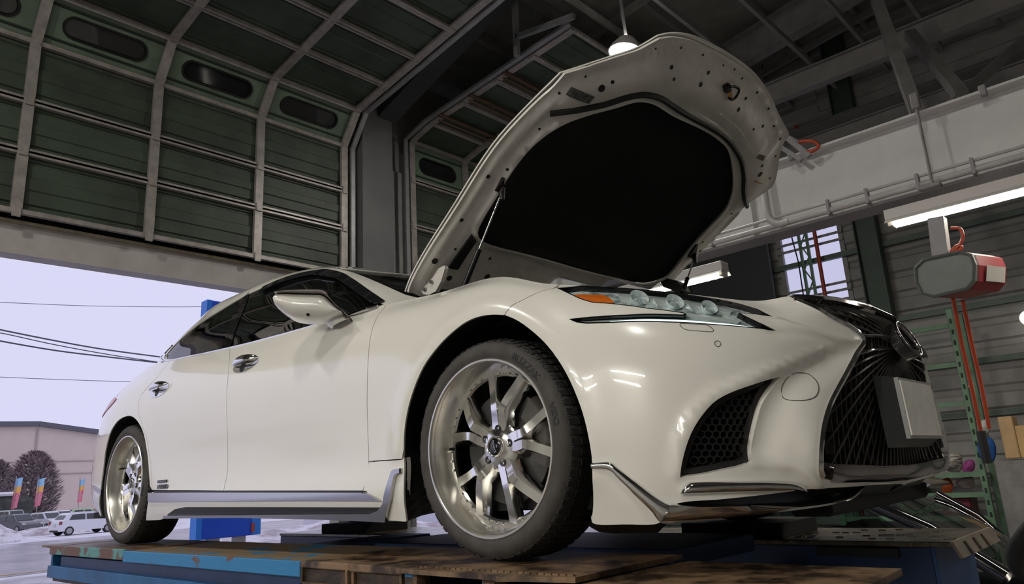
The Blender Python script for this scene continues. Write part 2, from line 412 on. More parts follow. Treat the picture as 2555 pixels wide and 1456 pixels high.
# columns and girts of the far wall
for x in (-4.6, -1.45, 2.6):
    o = obj('wall_column', MB().ibeam((x, YB-.2, FZ), (x, YB-.2, 8.0), .22, .32, up=(1, 0, 0)), mat('dark_green_steel', (.05, .08, .06), rough=.5, var=.2, scale=5), wf)
for z in (.75, 1.45, 2.2, 3.35, 4.3, 5.2): obj('wall_girt', MB().box((XW, YB-.12, z-.04), (10, YB-.04, z+.04)), mat('girt_green', (.09, .13, .10), rough=.5, var=.2, scale=5), wf)
obj('dark_hoarding', MB().box((-4.4, YB-.35, FZ), (-2.95, YB-.28, 4.2)), mat('dark_panel', (.03, .036, .036), rough=.6), wf)
struct(obj('wall_near', MB().box((XW-.3, -14.2, FZ), (10.2, -14, 8.6)), SIDE))
struct(obj('wall_front', MB().box((10, -14, FZ), (10.2, YB+.2, 8.6)), SIDE))
# ---- roof: sheet, rafters along the bay, purlins across
cz = lambda x: 6.35+.14*(x-XW)
ceil_ = struct(obj('ceiling', MB().prism([(XW-.4, -14.3, cz(XW-.4)), (10.3, -14.3, cz(10.3)), (10.3, -14.3, cz(10.3)+.15), (XW-.4, -14.3, cz(XW-.4)+.15)], (0, 23.6, 0)), ROOFM))
for k in range(17): x = XW+.3+k*.95; obj('purlin', MB().box((x-.035, -14, cz(x)-.16), (x+.035, YB, cz(x)-.005)), STEELD, ceil_)
for y in (-5.5, -1.2, 3.12, 7.3):
    obj('rafter', MB().ibeam((XW-.1, y, cz(XW)-.45), (10, y, cz(10)-.45), .20, .5), STEELD, ceil_)
for y in (.9, 5.2, 8.4):
    obj('roof_tie', MB().bar((XW, y, cz(XW)-.28), (10, y, cz(10)-.28), .07, .10), STEELD, ceil_)
BR = mat('brace_steel', (.20, .19, .185), rough=.55, var=.15, scale=5)
for (a, b, ya, yb, w) in (((2290, 288), (2185, -5), 4.5, 5.6, .11), ((2400, 238), (2270, 85), 5.0, 6.2, .11), ((2372, 262), (2560, 95), 5.0, 6.2, .09)):
    obj('roof_brace', MB().bar(at(*a, 'y', ya), at(*b, 'y', yb), w, w), BR, ceil_)
for (a, b, y, w) in (((1890, 253), (2245, 100), 6.6, .13), ((1940, 385), (2290, 262), 7.6, .10), ((1960, 345), (2290, 232), 8.2, .08)):
    p, q = at(*a, 'y', y), at(*b, 'y', y); p[2] = q[2] = (p[2]+q[2])/2; p[0], q[0] = XW, 10.0
    obj('roof_beam', MB().ibeam(p, q, w, .3 if y < 7 else .18), mat('beam_grey', (.24, .225, .22), rough=.55, var=.12, scale=4), ceil_)
for k in range(7):
    x = -3.0+k*.75; obj('joist', MB().bar((x, 3.2, 6.05), (x, 8.9, 6.05), .05, .09), STEELD, ceil_)
# ---- column between the two doors
colm = struct(obj('column', MB().box((-6.0, 2.74, FZ), (-5.82, 3.24, 5.5)), mat('column_grey', (.155, .15, .155), rough=.5, var=.12, scale=3)), 'grey steel column standing between the two sectional doors')
obj('column_flange', MB().box((-6.02, 2.72, FZ), (-5.97, 3.36, 5.5)), STEELD, colm)
obj('haunch', MB().prism([(-6.0, 3.0, 5.2), (-3.2, 3.0, 6.05), (-3.2, 3.0, 6.5), (-6.0, 3.0, 6.3)], (0, .3, 0)), mat('haunch_dark', (.05, .05, .052), rough=.7), colm)
# ---- sectional doors: framed green panels running up the wall and back under the roof
def door(name, ys, knots, win_row, label):
    root = struct(bpy.data.objects.new(name, None)); COL.objects.link(root); root['label'] = label
    for r in range(len(knots)-1):
        a = np.array([knots[r][0], 0, knots[r][1]]); b = np.array([knots[r+1][0], 0, knots[r+1][1]]); L = np.linalg.norm(b-a); t = (b-a)/L; n = np.cross([0, 1.0, 0], t)
        n = n if n@np.array([1, 0, -.3]) > 0 else -n                       # towards the room
        for c in range(len(ys)-1):
            y0, y1 = ys[c]+.04, ys[c+1]-.04; pr = []
            for f, d in ((0.0, 0), (.12, 0), (.14, -.02), (.17, -.02), (.19, 0), (.40, 0), (.42, .014), (.60, .014), (.62, 0), (.82, 0), (.84, -.02), (.87, -.02), (.89, 0), (1, 0)): pr.append(a+t*L*f+n*(d-.02))
            if r == win_row:
                hy, hz = (y1-y0)*.36, L*.20; yc = (y0+y1)/2; cen = a+t*L*.5
                ring = []
                for k in range(32):
                    an = 2*math.pi*k/32; ex = hy-hz; px_ = (ex if math.cos(an) > 0 else -ex)+hz*math.cos(an); ring.append((px_, hz*math.sin(an)))
                rect = []
                for px_, pz_ in ring:                                    # matching points on the outer rectangle
                    W2, H2 = (y1-y0)/2, L/2; sc = min(W2/max(abs(px_), 1e-6), H2/max(abs(pz_), 1e-6)); rect.append((px_*sc, pz_*sc))
                corners = [((y1-y0)/2, L/2), (-(y1-y0)/2, L/2), (-(y1-y0)/2, -L/2), ((y1-y0)/2, -L/2)]
                for cx_, cz_ in corners:
                    i = int(np.argmin([(p-cx_)**2+(q-cz_)**2 for p, q in rect])); rect[i] = (cx_, cz_)
                P3 = lambda p, q, d: cen+np.array([0, yc+p, 0])+t*q+n*d
                mb = MB().add([P3(p, q, -.02) for p, q in rect]+[P3(p, q, -.02) for p, q in ring]+[P3(p, q, -.06) for p, q in ring], [(k, (k+1) % 32, 32+(k+1) % 32, 32+k) for k in range(32)]+[(32+k, 32+(k+1) % 32, 64+(k+1) % 32, 64+k) for k in range(32)])
                o = obj('door_panel', mb, mat('green_panel_light', (.16, .22, .155), rough=.45, var=.2, scale=4), root)
                obj('window_gasket', MB().tube([P3(p, q, -.018) for p, q in ring], .014, 6, closed=True), mat('gasket', (.01, .01, .01), rough=.5), o, 60)
                obj('window_pane', MB().add([P3(p, q, -.04) for p, q in ring], [tuple(range(32))]), mat('dark_door_glass', (.02, .02, .022), rough=.06), o)
                for f in (-.32, .32): obj('panel_rib', MB().bar(P3(-(y1-y0)/2, L*f, -.015), P3((y1-y0)/2, L*f, -.015), .02, .02), mat('rib_dark', (.03, .045, .033), rough=.5), o)
            else:
                G_ = np.array([[p+np.array([0, y, 0]) for p in pr] for y in (y0, y1)]); o = obj('door_panel', MB().grid(G_), GREEN, root)
            for f, w in ((.02, .045), (.98, .045)):
                p = a+t*L*f; obj('door_rail', MB().bar(p+np.array([0, ys[c], 0])+n*.012, p+np.array([0, ys[c+1], 0])+n*.012, w if abs(n[0]) > .5 else w, .05, n), DFRAME, root)
        for y in ys:
            p, q = a+np.array([0, y, 0]), b+np.array([0, y, 0]); obj('door_stile', MB().bar(p+n*.02, q+n*.02, .095, .045, n), DFRAME, root)
            obj('door_hinge', MB().bar(p+n*.05-t*.05, p+n*.05+t*.05, .07, .02, n), DFRAME, root)
    return root
k1 = [(-6, 2.93), (-6, 3.552), (-6, 4.081), (-6, 4.737), (-5.68, 5.155)]+[(-5.68+.63*k, 5.155+.088*k) for k in range(1, 7)]
door('door_1', [-4.66, -3.45, -2.25, -1.06, .13, 1.35, 2.55], k1, 3, 'large raised sectional door of green panels over the open bay')
k2 = [(-6, 1.95), (-6, 2.6), (-6, 3.2), (-6, 3.84), (-6, 4.55), (-6, 5.18), (-5.52, 5.30)]+[(-5.52+.66*k, 5.30+.05*k) for k in range(1, 5)]
door('door_2', [3.72, 4.80, 5.88, 6.96, 8.04], k2, 4, 'second sectional door of green panels behind the raised bonnet')
# tracks of the doors and their hangers
tr = mat('galvanised_track', (.36, .36, .37), rough=.4, metal=.5, var=.15, scale=8)
for y, kk in ((2.66, k1), (3.58, k2)):
    pts = [(kk[0][0]+.05, y, FZ)]+[(x+.06, y, z-.04) for x, z in kk]
    o = tag(obj('door_track', MB().sweep(np.array(pts), [(-.02, -.03), (.02, -.03), (.02, .03), (-.02, .03)], (0, 1, 0)), tr), 'steel guide track along the right edge of the raised door' if y < 3 else 'steel guide track at the left edge of the second door', 'door track')
hs = thing('track_hanger', 'steel hanger frame holding the door track under the roof', 'bracket', at(1290, 140, 'y', 3.4))
base = np.array(hs.location)
for a, b in (((1290, 140), (1284, -10)), ((1290, 92), (1432, 40))):
    obj('hanger_bar', MB().bar(at(*a, 'y', 3.4)-base, at(*b, 'y', 3.4)-base, .06, .06), tr, hs)
for k, (px_, py_, L) in enumerate(((1255, 178, 1.5), (1170, 235, 1.6), (1095, 285, 1.9))):
    p = at(px_, py_, 'y', 3.62); tag(obj('torsion_tube', MB().tube([p, p+np.array([0, L, 0])], .035, 10).tube([p+np.array([0, 0, -.09]), p+np.array([0, .02, -.09]), p+np.array([0, L, -.09])], .016, 8), mat('rusty_tube', (.13, .075, .05), rough=.5, var=.3, scale=10), None, 60), ['rusty brown tube under the second door nearest the lamp', 'middle rusty brown tube under the second door', 'lowest rusty brown tube under the second door by its track'][k], 'tube', 'tubes under the second door')
# ================================================================ the white sedan
PAINT = mat('pearl_white_paint', (.80, .775, .72), rough=.22, spec=.5, coat=1.0)
CHROME = mat('chrome', (.78, .78, .78), rough=.07, metal=1.0)
SATIN = mat('satin_chrome', (.50, .50, .51), rough=.2, metal=1.0)
DARKCHROME = mat('smoked_chrome', (.30, .27, .28), rough=.12, metal=1.0)
BLACKPL = mat('black_plastic', (.012, .012, .012), rough=.45, bump=.05)
GLOSSBLK = mat('gloss_black', (.006, .006, .007), rough=.06)
RUBBER = mat('black_rubber', (.012, .012, .012), rough=.7, var=.3, scale=20)
# stations from the tail to the nose; each station runs from the sill upwards: (x, half width, height)
ST = [
 [(-4.30,0,.18),(-4.36,0,.27),(-4.37,0,.39),(-4.36,0,.51),(-4.34,0,.63),(-4.33,0,.75),(-4.34,0,.87),(-4.36,0,.98),(-4.33,0,1.06)],
 [(-4.26,.42,.18),(-4.32,.44,.27),(-4.33,.45,.39),(-4.32,.45,.51),(-4.30,.45,.63),(-4.29,.44,.75),(-4.30,.43,.87),(-4.30,.42,.97),(-4.26,.40,1.05)],
 [(-4.08,.70,.18),(-4.14,.74,.27),(-4.15,.76,.39),(-4.15,.76,.51),(-4.14,.755,.63),(-4.13,.74,.75),(-4.12,.71,.87),(-4.08,.67,.96),(-3.98,.61,1.045)],
 [(-3.78,.83,.16),(-3.82,.86,.26),(-3.83,.875,.38),(-3.83,.88,.50),(-3.82,.88,.62),(-3.82,.87,.74),(-3.81,.845,.86),(-3.78,.80,.955),(-3.70,.70,1.07)],
 [(-3.50,.87,.14),(-3.50,.90,.24),(-3.50,.915,.36),(-3.50,.925,.48),(-3.50,.932,.60),(-3.50,.93,.72),(-3.50,.912,.84),(-3.48,.868,.95),(-3.44,.765,1.085)],
 [(-3.10,.89,.13),(-3.10,.915,.23),(-3.10,.93,.35),(-3.10,.938,.47),(-3.10,.945,.59),(-3.10,.948,.70),(-3.10,.938,.82),(-3.10,.905,.94),(-3.08,.815,1.085)],
 [(-2.70,.90,.12),(-2.70,.925,.22),(-2.70,.932,.34),(-2.70,.932,.46),(-2.70,.938,.58),(-2.70,.942,.70),(-2.70,.938,.82),(-2.70,.912,.93),(-2.70,.852,1.052)],
 [(-2.15,.905,.12),(-2.15,.93,.22),(-2.15,.922,.34),(-2.15,.922,.46),(-2.15,.932,.58),(-2.15,.94,.70),(-2.15,.936,.81),(-2.15,.91,.91),(-2.15,.866,1.012)],
 [(-1.50,.905,.12),(-1.50,.93,.22),(-1.50,.917,.34),(-1.50,.920,.46),(-1.50,.931,.58),(-1.50,.938,.70),(-1.50,.932,.80),(-1.50,.908,.89),(-1.50,.868,.982)],
 [(-.95,.905,.12),(-.95,.93,.22),(-.95,.916,.34),(-.95,.922,.46),(-.95,.932,.58),(-.95,.938,.70),(-.95,.93,.80),(-.95,.905,.885),(-.95,.866,.970)],
 [(-.58,.91,.12),(-.58,.935,.22),(-.58,.928,.34),(-.58,.930,.46),(-.58,.936,.58),(-.58,.938,.70),(-.58,.928,.80),(-.59,.898,.89),(-.62,.835,.972)],
 [(-.36,.91,.12),(-.36,.935,.22),(-.36,.94,.34),(-.36,.943,.46),(-.36,.945,.58),(-.36,.943,.70),(-.36,.928,.80),(-.36,.888,.895),(-.37,.805,.965)],
 [(.02,.91,.12),(.02,.935,.22),(.02,.945,.34),(.02,.95,.46),(.02,.95,.60),(.02,.948,.72),(.02,.932,.81),(.02,.888,.885),(.01,.810,.945)],
 [(.25,.912,.118),(.25,.935,.22),(.25,.945,.34),(.25,.95,.46),(.25,.95,.58),(.245,.94,.69),(.24,.915,.77),(.235,.88,.825),(.225,.828,.868)],
 [(.43,.905,.115),(.43,.93,.21),(.43,.942,.32),(.43,.945,.44),(.43,.942,.56),(.425,.922,.66),(.41,.892,.735),(.39,.852,.785),(.36,.785,.838)],
 [(.60,.86,.115),(.60,.885,.21),(.605,.897,.32),(.61,.895,.44),(.61,.885,.55),(.605,.86,.64),(.59,.825,.705),(.565,.785,.755),(.52,.715,.802)],
 [(.75,.76,.12),(.755,.79,.21),(.765,.805,.31),(.775,.795,.42),(.78,.775,.525),(.775,.745,.605),(.76,.71,.66),(.735,.67,.71),(.67,.615,.762)],
 [(.86,.62,.13),(.875,.67,.205),(.89,.69,.295),(.90,.66,.405),(.905,.62,.505),(.90,.59,.58),(.885,.57,.63),(.86,.548,.675),(.79,.52,.735)],
 [(.93,.50,.14),(.95,.595,.20),(.957,.622,.285),(.968,.545,.40),(.99,.42,.50),(1.014,.338,.575),(1.0,.362,.635),(.968,.415,.685),(.885,.45,.742)],
 [(.945,.28,.15),(.965,.31,.20),(.975,.325,.285),(.988,.29,.40),(1.005,.23,.50),(1.024,.175,.585),(1.028,.185,.645),(1.012,.21,.69),(.955,.23,.733)],
 [(.955,0,.15),(.975,0,.20),(.985,0,.285),(.995,0,.40),(1.012,0,.50),(1.032,0,.59),(1.037,0,.65),(1.028,0,.69),(.985,0,.722)],
]
net = [[(x, -y, z) for x, y, z in s] for s in ST]
net = [[(x, -y, z) for x, y, z in net[1]]]+net+[[(x, -y, z) for x, y, z in net[-2]]]
BODY = Surf(net, (0, -1, 0))
U0 = BODY.ku[1]; U1 = BODY.ku[-2]; VM = BODY.kv[-1]           # tail centre, nose centre, upper edge
car = thing('sedan_car', 'pearl white luxury sedan with raised bonnet standing on the blue lift', 'car', (0, 0, 0))
def B(*px): return BODY.inv(px)
def sp(uv, n=30): return spline(uv, n=n)
# outlines read off along sight lines, laid on the body surface
ARCH_F = sp(B((1473,1308),(1479,1258),(1480.5,1152),(1468,1073),(1450,1009),(1418,935),(1376,872),(1333,830),(1291,800.5),(1259.5,789),(1217,788.5),(1175,800.7),(1132.6,830),(1095.6,867),(1058.6,919.6),(1032,983),(1016,1046),(1009.5,1115),(1009.5,1178),(1015,1300)), 70)
ARCH_R = sp(B((252,1283),(250.5,1225),(257,1175),(263,1125),(275.6,1078),(291,1053),(313,1039),(329,1039),(344.5,1053),(357,1078),(366.4,1125),(371,1175),(374,1225),(369,1260),(364,1298)), 50)
FD_F = sp(B((961,764),(936,800),(924,844),(918,913),(916,1010),(918,1083),(920,1151),(914,1195),(905,1224)), 30)
FD_B = sp(B((574,866),(571,920),(567,961),(566,1034),(568,1132),(568,1171),(562,1205),(558,1224)), 30)
RD_B = sp(B((404,930),(372,962),(350,990),(345,1010),(347,1035),(355,1060),(366,1095),(374,1140),(378,1185),(379,1222)), 30)
SEAM_FB = sp(B((1391,716.5),(1349.4,726.7),(1307,747.8),(1286,761),(1262,788.5)), 16)
GR_TOP = sp(B((1966.8,737.5),(2018,739),(2086,745),(2134,756),(2178,768),(2228,793)), 24)
GR_SIDE = sp(B((1966.8,737.5),(2016,758),(2075,788.7),(2122,814.5),(2150,836),(2156,849.7),(2147.7,871),(2129,906),(2105.4,943.7),(2084,982),(2066,1023),(2055,1065),(2050,1103),(2048,1143),(2048.7,1176),(2054,1190),(2074,1196.5)), 70)
GR_BOT = sp(B((2074,1196.5),(2156.8,1195.5),(2205,1194.5),(2260,1190),(2298,1186)), 20)
GR_TOP = np.vstack([GR_TOP[GR_TOP[:, 0] < U1-.03], [[U1, GR_TOP[-1, 1]]]])
GR_BOT = np.vstack([GR_BOT[GR_BOT[:, 0] < U1-.03], [[U1, GR_BOT[-1, 1]]]])
GRILLE = np.vstack([GR_TOP[::-1], GR_SIDE[1:], GR_BOT[1:]])    # open curve: centre top, right side, centre bottom
BUMP_BOT = sp(B((1474,1284),(1476,1303),(1490,1309),(1557,1309),(1649,1304),(1662,1278),(1687,1258),(1804,1246),(1898,1236),(1992,1224),(2051,1218),(2157,1211.5),(2249,1207),(2300,1203)), 60)
BUMP_BOT = np.vstack([BUMP_BOT[BUMP_BOT[:, 0] < U1-.03], [[U1, BUMP_BOT[-1, 1]]]])
LAMP = B((1389.4,717.6),(1422,733),(1450.5,746),(1481,754.7),(1511.5,756),(1568,762),(1615,768.8),(1662,774),(1704,780),(1710,782),(1705,784.5),(1662,783),(1568,784.5),(1474,790),(1421,795.6),(1438.7,803),(1462,806),(1521,804.5),(1615,802),(1662,803),(1732,805.7),(1826,812.7),(1908,819.8),(1936,821.6),(1880,797),(1846,780),(1885,783),(1928.5,789),(1892,770),(1850,757))
LAMP_TOP = np.array([[LAMP[-1, 0], VM-.004], [LAMP[0, 0]+.0, VM-.004]])
LAMP = np.vstack([LAMP, sp(B((1815,749),(1756,739),(1685,727),(1638,719),(1580,712),(1521,710.5),(1450,711.5)), 12)])
LAMP[:, 1] = np.minimum(LAMP[:, 1], VM-.003)
FOG = sp(B((1698.7,1187.8),(1701,1166),(1710,1126),(1727,1079),(1752.8,1037),(1785,1002),(1823,981),(1875,962),(1922,946),(1955,936.4)), 24)
FOG = np.vstack([FOG, sp(B((1955,936.4),(1940,955),(1922,978),(1905,1007),(1895,1042),(1886,1079),(1879,1115),(1875,1136),(1865,1152),(1851,1159.6),(1804,1170),(1757,1179.6),(1698.7,1187.8)), 30)[1:-1]])
# sculpted relief of the bumper
BODY.ridges += [
 (sp(B((1690,1180),(1700,1110),(1722,1055),(1752,1010),(1800,977),(1860,952),(1935,920),(1990,897),(2050,872)), 30), .022, .008, 'soft'),
 (sp(B((1905,1110),(1925,1040),(1955,980),(2000,935),(2050,905),(2085,885)), 24), .055, -.026, 'soft'),
 (sp(B((1880,1150),(1930,1150),(1980,1160),(2020,1185),(2040,1205)), 20), .022, .009, 'soft'),
 (sp(B((1946,800),(2000,818),(2060,836),(2120,846)), 20), .016, .006, 'soft'),
 (sp(B((1930,826),(2000,832),(2060,842)), 20), .02, -.006, 'soft'),
 (sp(B((1480,1180),(1478,1120),(1462,1040),(1436,950),(1392,870),(1340,812),(1290,780),(1240,768),(1190,778),(1130,812),(1080,862),(1036,935),(1005,1020),(990,1120)), 50), .045, .010, 'soft'),
]
seg = lambda a, b, u0, u1: None
us, ue = SEAM_FB[0, 0], U1
top_uv = lambda a, b, n=20: np.stack([np.linspace(a, b, n), np.full(n, VM)], 1)
i0 = int(np.argmin(((ARCH_F-SEAM_FB[-1])**2).sum(1)))
bumper_out = np.vstack([top_uv(us, U1, 40), GRILLE, BUMP_BOT[::-1], ARCH_F[1:i0], SEAM_FB[::-1]])
bumper, bl = panel('front_bumper', BODY, bumper_out, [LAMP, FOG], PAINT, car, step=.022, thick=.02, mirror=True)
j0 = int(np.argmin(np.abs(project(BODY.base(ARCH_F))[30:, 1]-1145)))+30
rock_f = B((920, 1151))[0]
fender_out = np.vstack([top_uv(FD_F[0, 0], us, 24), SEAM_FB[1:], ARCH_F[i0+1:j0], B((1005, 1145)), [rock_f], FD_F[:int(len(FD_F)*.78)][::-1]])
panel('front_fender', BODY, fender_out, [], PAINT, car, step=.024, thick=.012, mirror=True)
fdoor_out = np.vstack([top_uv(FD_B[0, 0], FD_F[0, 0], 24), FD_F[1:], FD_B[::-1][:-1]])
panel('front_door', BODY, fdoor_out, [], PAINT, car, step=.03, thick=.02, mirror=True)
rdoor_out = np.vstack([top_uv(RD_B[0, 0], FD_B[0, 0], 24), FD_B[1:], RD_B[::-1][:-1]])
panel('rear_door', BODY, rdoor_out, [], PAINT, car, step=.03, thick=.02, mirror=True)
TAIL = B((288,990),(270,1010),(253,1037),(258,1030),(275,1012),(285,1003))
k0 = int(np.argmax(project(BODY.base(ARCH_R))[:, 0]))
rq_out = np.vstack([top_uv(U0, RD_B[0, 0], 30), RD_B[1:], ARCH_R[30:36][::-1][:0], [ARCH_R[k0]], ARCH_R[:k0][::-1], np.stack([np.linspace(ARCH_R[0, 0]-.02, U0, 24), np.full(24, .01)], 1)])
panel('rear_quarter_panel', BODY, rq_out, [], PAINT, car, step=.03, thick=.010, mirror=True)
rocker = np.vstack([B((379,1226),(560,1227),(740,1227),(905,1227)), [rock_f], B((1005, 1145)), ARCH_F[j0:], B((1012,1302),(972,1299),(800,1296),(600,1292),(416,1291),(400,1297),(364,1298),(369,1255))])
panel('rocker_panel', BODY, rocker, [], PAINT, car, step=.03, thick=.03, mirror=True)
# ---- glasshouse and roof
GHS = [  # belt point, roof rail point, roof centre point
 ((-3.72,0,1.11), (-2.98,0,1.415), (-2.55,0,1.475)),
 ((-3.66,.42,1.10), (-2.93,.40,1.41), (-2.50,0,1.478)),
 ((-3.46,.66,1.09), (-2.84,.545,1.395), (-2.42,0,1.482)),
 ((-3.06,.800,1.085), (-2.60,.590,1.428), (-2.28,0,1.49)),
 ((-2.60,.846,1.048), (-2.32,.602,1.432), (-2.14,0,1.498)),
 ((-2.10,.860,1.012), (-2.02,.602,1.436), (-1.98,0,1.50)),
 ((-1.50,.862,.982), (-1.74,.592,1.420), (-1.80,0,1.485)),
 ((-1.00,.858,.970), (-1.51,.580,1.390), (-1.66,0,1.455)),
 ((-.64,.828,.972), (-1.32,.568,1.342), (-1.50,0,1.415)),
 ((-.54,.66,.985), (-1.25,.46,1.328), (-1.42,0,1.385)),
 ((-.44,.34,1.0), (-1.22,.24,1.338), (-1.38,0,1.372)),
 ((-.40,0,1.005), (-1.20,0,1.342), (-1.36,0,1.368)),
]
gn = []
for b, r, c in GHS:
    b, r, c = map(np.array, (b, r, c)); row = []
    pl = np.array([b[0]+1.9, b[1], 0]); pl = np.array([0, 1.0, 0]) if .5 < b[1] and -3.3 < b[0] < -.65 else (np.array([-.6, .2, .5]) if b[0] < -2 else np.array([.5, .2, .6]))
    for t in (0, .33, .66): row.append(b+(r-b)*t+pl*.041*4*t*(1-t))
    row.append(r)
    for t in (.16, .5, 1): q = r+(c-r)*t; q = q+np.array([0, 0, .030*4*t*(1-t)*(1 if r[0] < -1.4 else .35)]); row.append(q)
    gn.append([(p[0], -p[1], p[2]) for p in row])
gn = [[(x, -y, z) for x, y, z in gn[1]]]+gn+[[(x, -y, z) for x, y, z in gn[-2]]]
GH = Surf(gn, (0, -1, .3))
GU0, GU1, GVM = GH.ku[1], GH.ku[-2], GH.kv[-1]
def G(*px): return GH.inv(px)
WIN = np.vstack([sp(G((416,895),(452,897),(509,885),(579,865.4),(650,845.7),(734,823),(816,800.6),(875,785),(960,762.6)), 40), sp(G((960,762.6),(946,752.7),(903.6,721.7),(869.8,698),(841.6,681),(805,674),(762.7,679.5),(706,696),(650,719),(593.6,747),(537,781),(497.8,806),(452.7,843),(416,882)), 50)[1:]])
WIN[:, 1] = np.maximum(WIN[:, 1], .006)
WSE = sp(G((884,668),(931.8,699),(975,718),(1013,735)), 12)       # windscreen edge along the pillar
TINT = glass('tinted_window_glass', (.12, .13, .13), ior=2.1); CLEARG = glass('windscreen_glass', (.45, .5, .47))
# windscreen edge: surface parameters from roof to cowl
ws_half = np.vstack([WSE, [[WSE[-1, 0]+.05, .03]], np.stack([np.linspace(WSE[-1, 0]+.2, GU1, 8), np.full(8, .03)], 1), np.stack([np.linspace(GU1, WSE[0, 0]+.08, 10), np.linspace(.70, .665, 10)], 1)])
rw_u = GU0+.50
rw_half = np.vstack([np.stack([np.linspace(GU0, rw_u, 8), np.full(8, .05)], 1), np.stack([np.linspace(rw_u+.02, rw_u-.1, 6), np.linspace(.12, .62, 6)], 1), np.stack([np.linspace(rw_u-.15, GU0, 6), np.full(6, .66)], 1)])
shell = np.vstack([np.stack([np.linspace(GU0, GU1, 60), np.full(60, .0)], 1), np.stack([np.linspace(GU1, GU0, 60), np.full(60, GVM)], 1)])
roof, _ = panel('roof_shell', GH, shell, [WIN, ws_half[:, :]*[1, 1] if False else np.vstack([ws_half])-[0.0005, 0], rw_half+[.0005, 0]], PAINT, car, step=.035, thick=.02, gap=0.0005, mirror=True)
panel('side_window', GH, WIN, [], TINT, car, step=.05, thick=0, gap=.0, off=-.004, mirror=True)
panel('windscreen', GH, ws_half, [], CLEARG, car, step=.05, thick=0, gap=0, off=-.004, mirror=True)
panel('rear_window', GH, rw_half, [], TINT, car, step=.05, thick=0, gap=0, off=-.004, mirror=True)
def trim(name, S, uv, prof, m, parent, off=0.0, closed=False, mirror=True, smooth=40):
    N = S.normal(uv); P = S.pos(uv)+N*off; o = obj(name, MB().sweep(P, prof, N, closed), m, parent, smooth)
    if mirror: c = o.copy(); COL.objects.link(c); c.scale = (1, -1, 1)
    return o
# bright surround of the side glass, wide at the rear corner, and the dark rain visor over the front door
cw = sp(G((945,768),(875,788),(816,803.5),(734,826),(650,848.5),(579,868.5),(509,889),(452.7,902),(420,902),(406,897),(408,886),(430,862)), 60); cw[:, 1] = np.maximum(cw[:, 1], .001)
trim('window_moulding', GH, cw, [(-.007, -.004), (.007, -.004), (.006, .005), (0, .008), (-.006, .005)], CHROME, car)
cq = G((424,905),(402,905),(397,893),(410,880),(416,884),(411,893),(416,897.5),(452.7,899.5),(509,887.5),(509,891),(470,900)); cq[:, 1] = np.maximum(cq[:, 1], .0)
panel('quarter_moulding', GH, cq, [], CHROME, car, step=.02, thick=.006, gap=0, off=.006, mirror=True)
vis = sp(G((950,757),(905,726),(871,702),(842,686),(805,679.5),(765,684),(706,700),(655,722)), 40)
trim('rain_visor', GH, vis, [(-.028, .006), (.02, -.002), (.02, .002), (-.028, .012)], mat('smoked_visor', (.01, .01, .012), rough=.05), car, off=.004, smooth=30)
# pillar between the side windows, behind the glass line
bp = [G((563, 872))[0], G((590, 790))[0], G((607, 741))[0]]
trim('door_pillar', GH, sp(np.array(bp), 10), [(-.05, -.002), (.05, -.002), (.05, .001), (-.05, .001)], GLOSSBLK, car, off=-.001, smooth=None)
# ---- bright and black sill trims
def strip(name, px, m, off=.008, thick=.012, step=.02, gap=0): return panel(name, BODY, B(*px), [], m, car, step=step, thick=thick, gap=gap, off=off, mirror=True)
strip('sill_moulding', [(374,1228),(560,1228.5),(740,1228.5),(905,1228),(922,1231),(940,1240),(952,1247.5),(900,1246.5),(740,1247),(560,1249),(374,1250)], SATIN, .012, .02)
strip('sill_gap_line', [(384,1223.5),(560,1224),(740,1224),(912,1223.5),(918,1227.5),(740,1228.5),(560,1229),(384,1228.5)], BLACKPL, .003, .006)  # black strip painting in the dark gap between doors and moulding
strip('sill_recess', [(418,1283),(438,1269),(463,1264),(600,1264),(780,1264.5),(951,1265),(958,1266),(945,1277),(800,1279),(600,1281)], BLACKPL, .004, .006)
strip('skirt_lip', [(414,1284),(600,1281.5),(800,1279),(930,1278),(950,1270),(962,1254),(974,1205),(984,1176),(990,1170),(1005,1167.5),(1005,1178.5),(995,1181),(991,1187),(980,1245),(972,1275),(968,1299),(955,1298),(800,1292),(600,1288),(414,1290.5)], SATIN, .016, .022)
strip('tail_lamp', [(288,990),(276,1002),(262,1022),(252,1040),(256,1040),(270,1020),(285,1003),(291,994)], mat('red_lamp_lens', (.35, .01, .02), rough=.1), .004, .01)
strip('rear_bumper_moulding', [(232,1206),(241,1212),(254,1222),(254,1234),(241,1225),(233,1218)], SATIN, .006, .01)
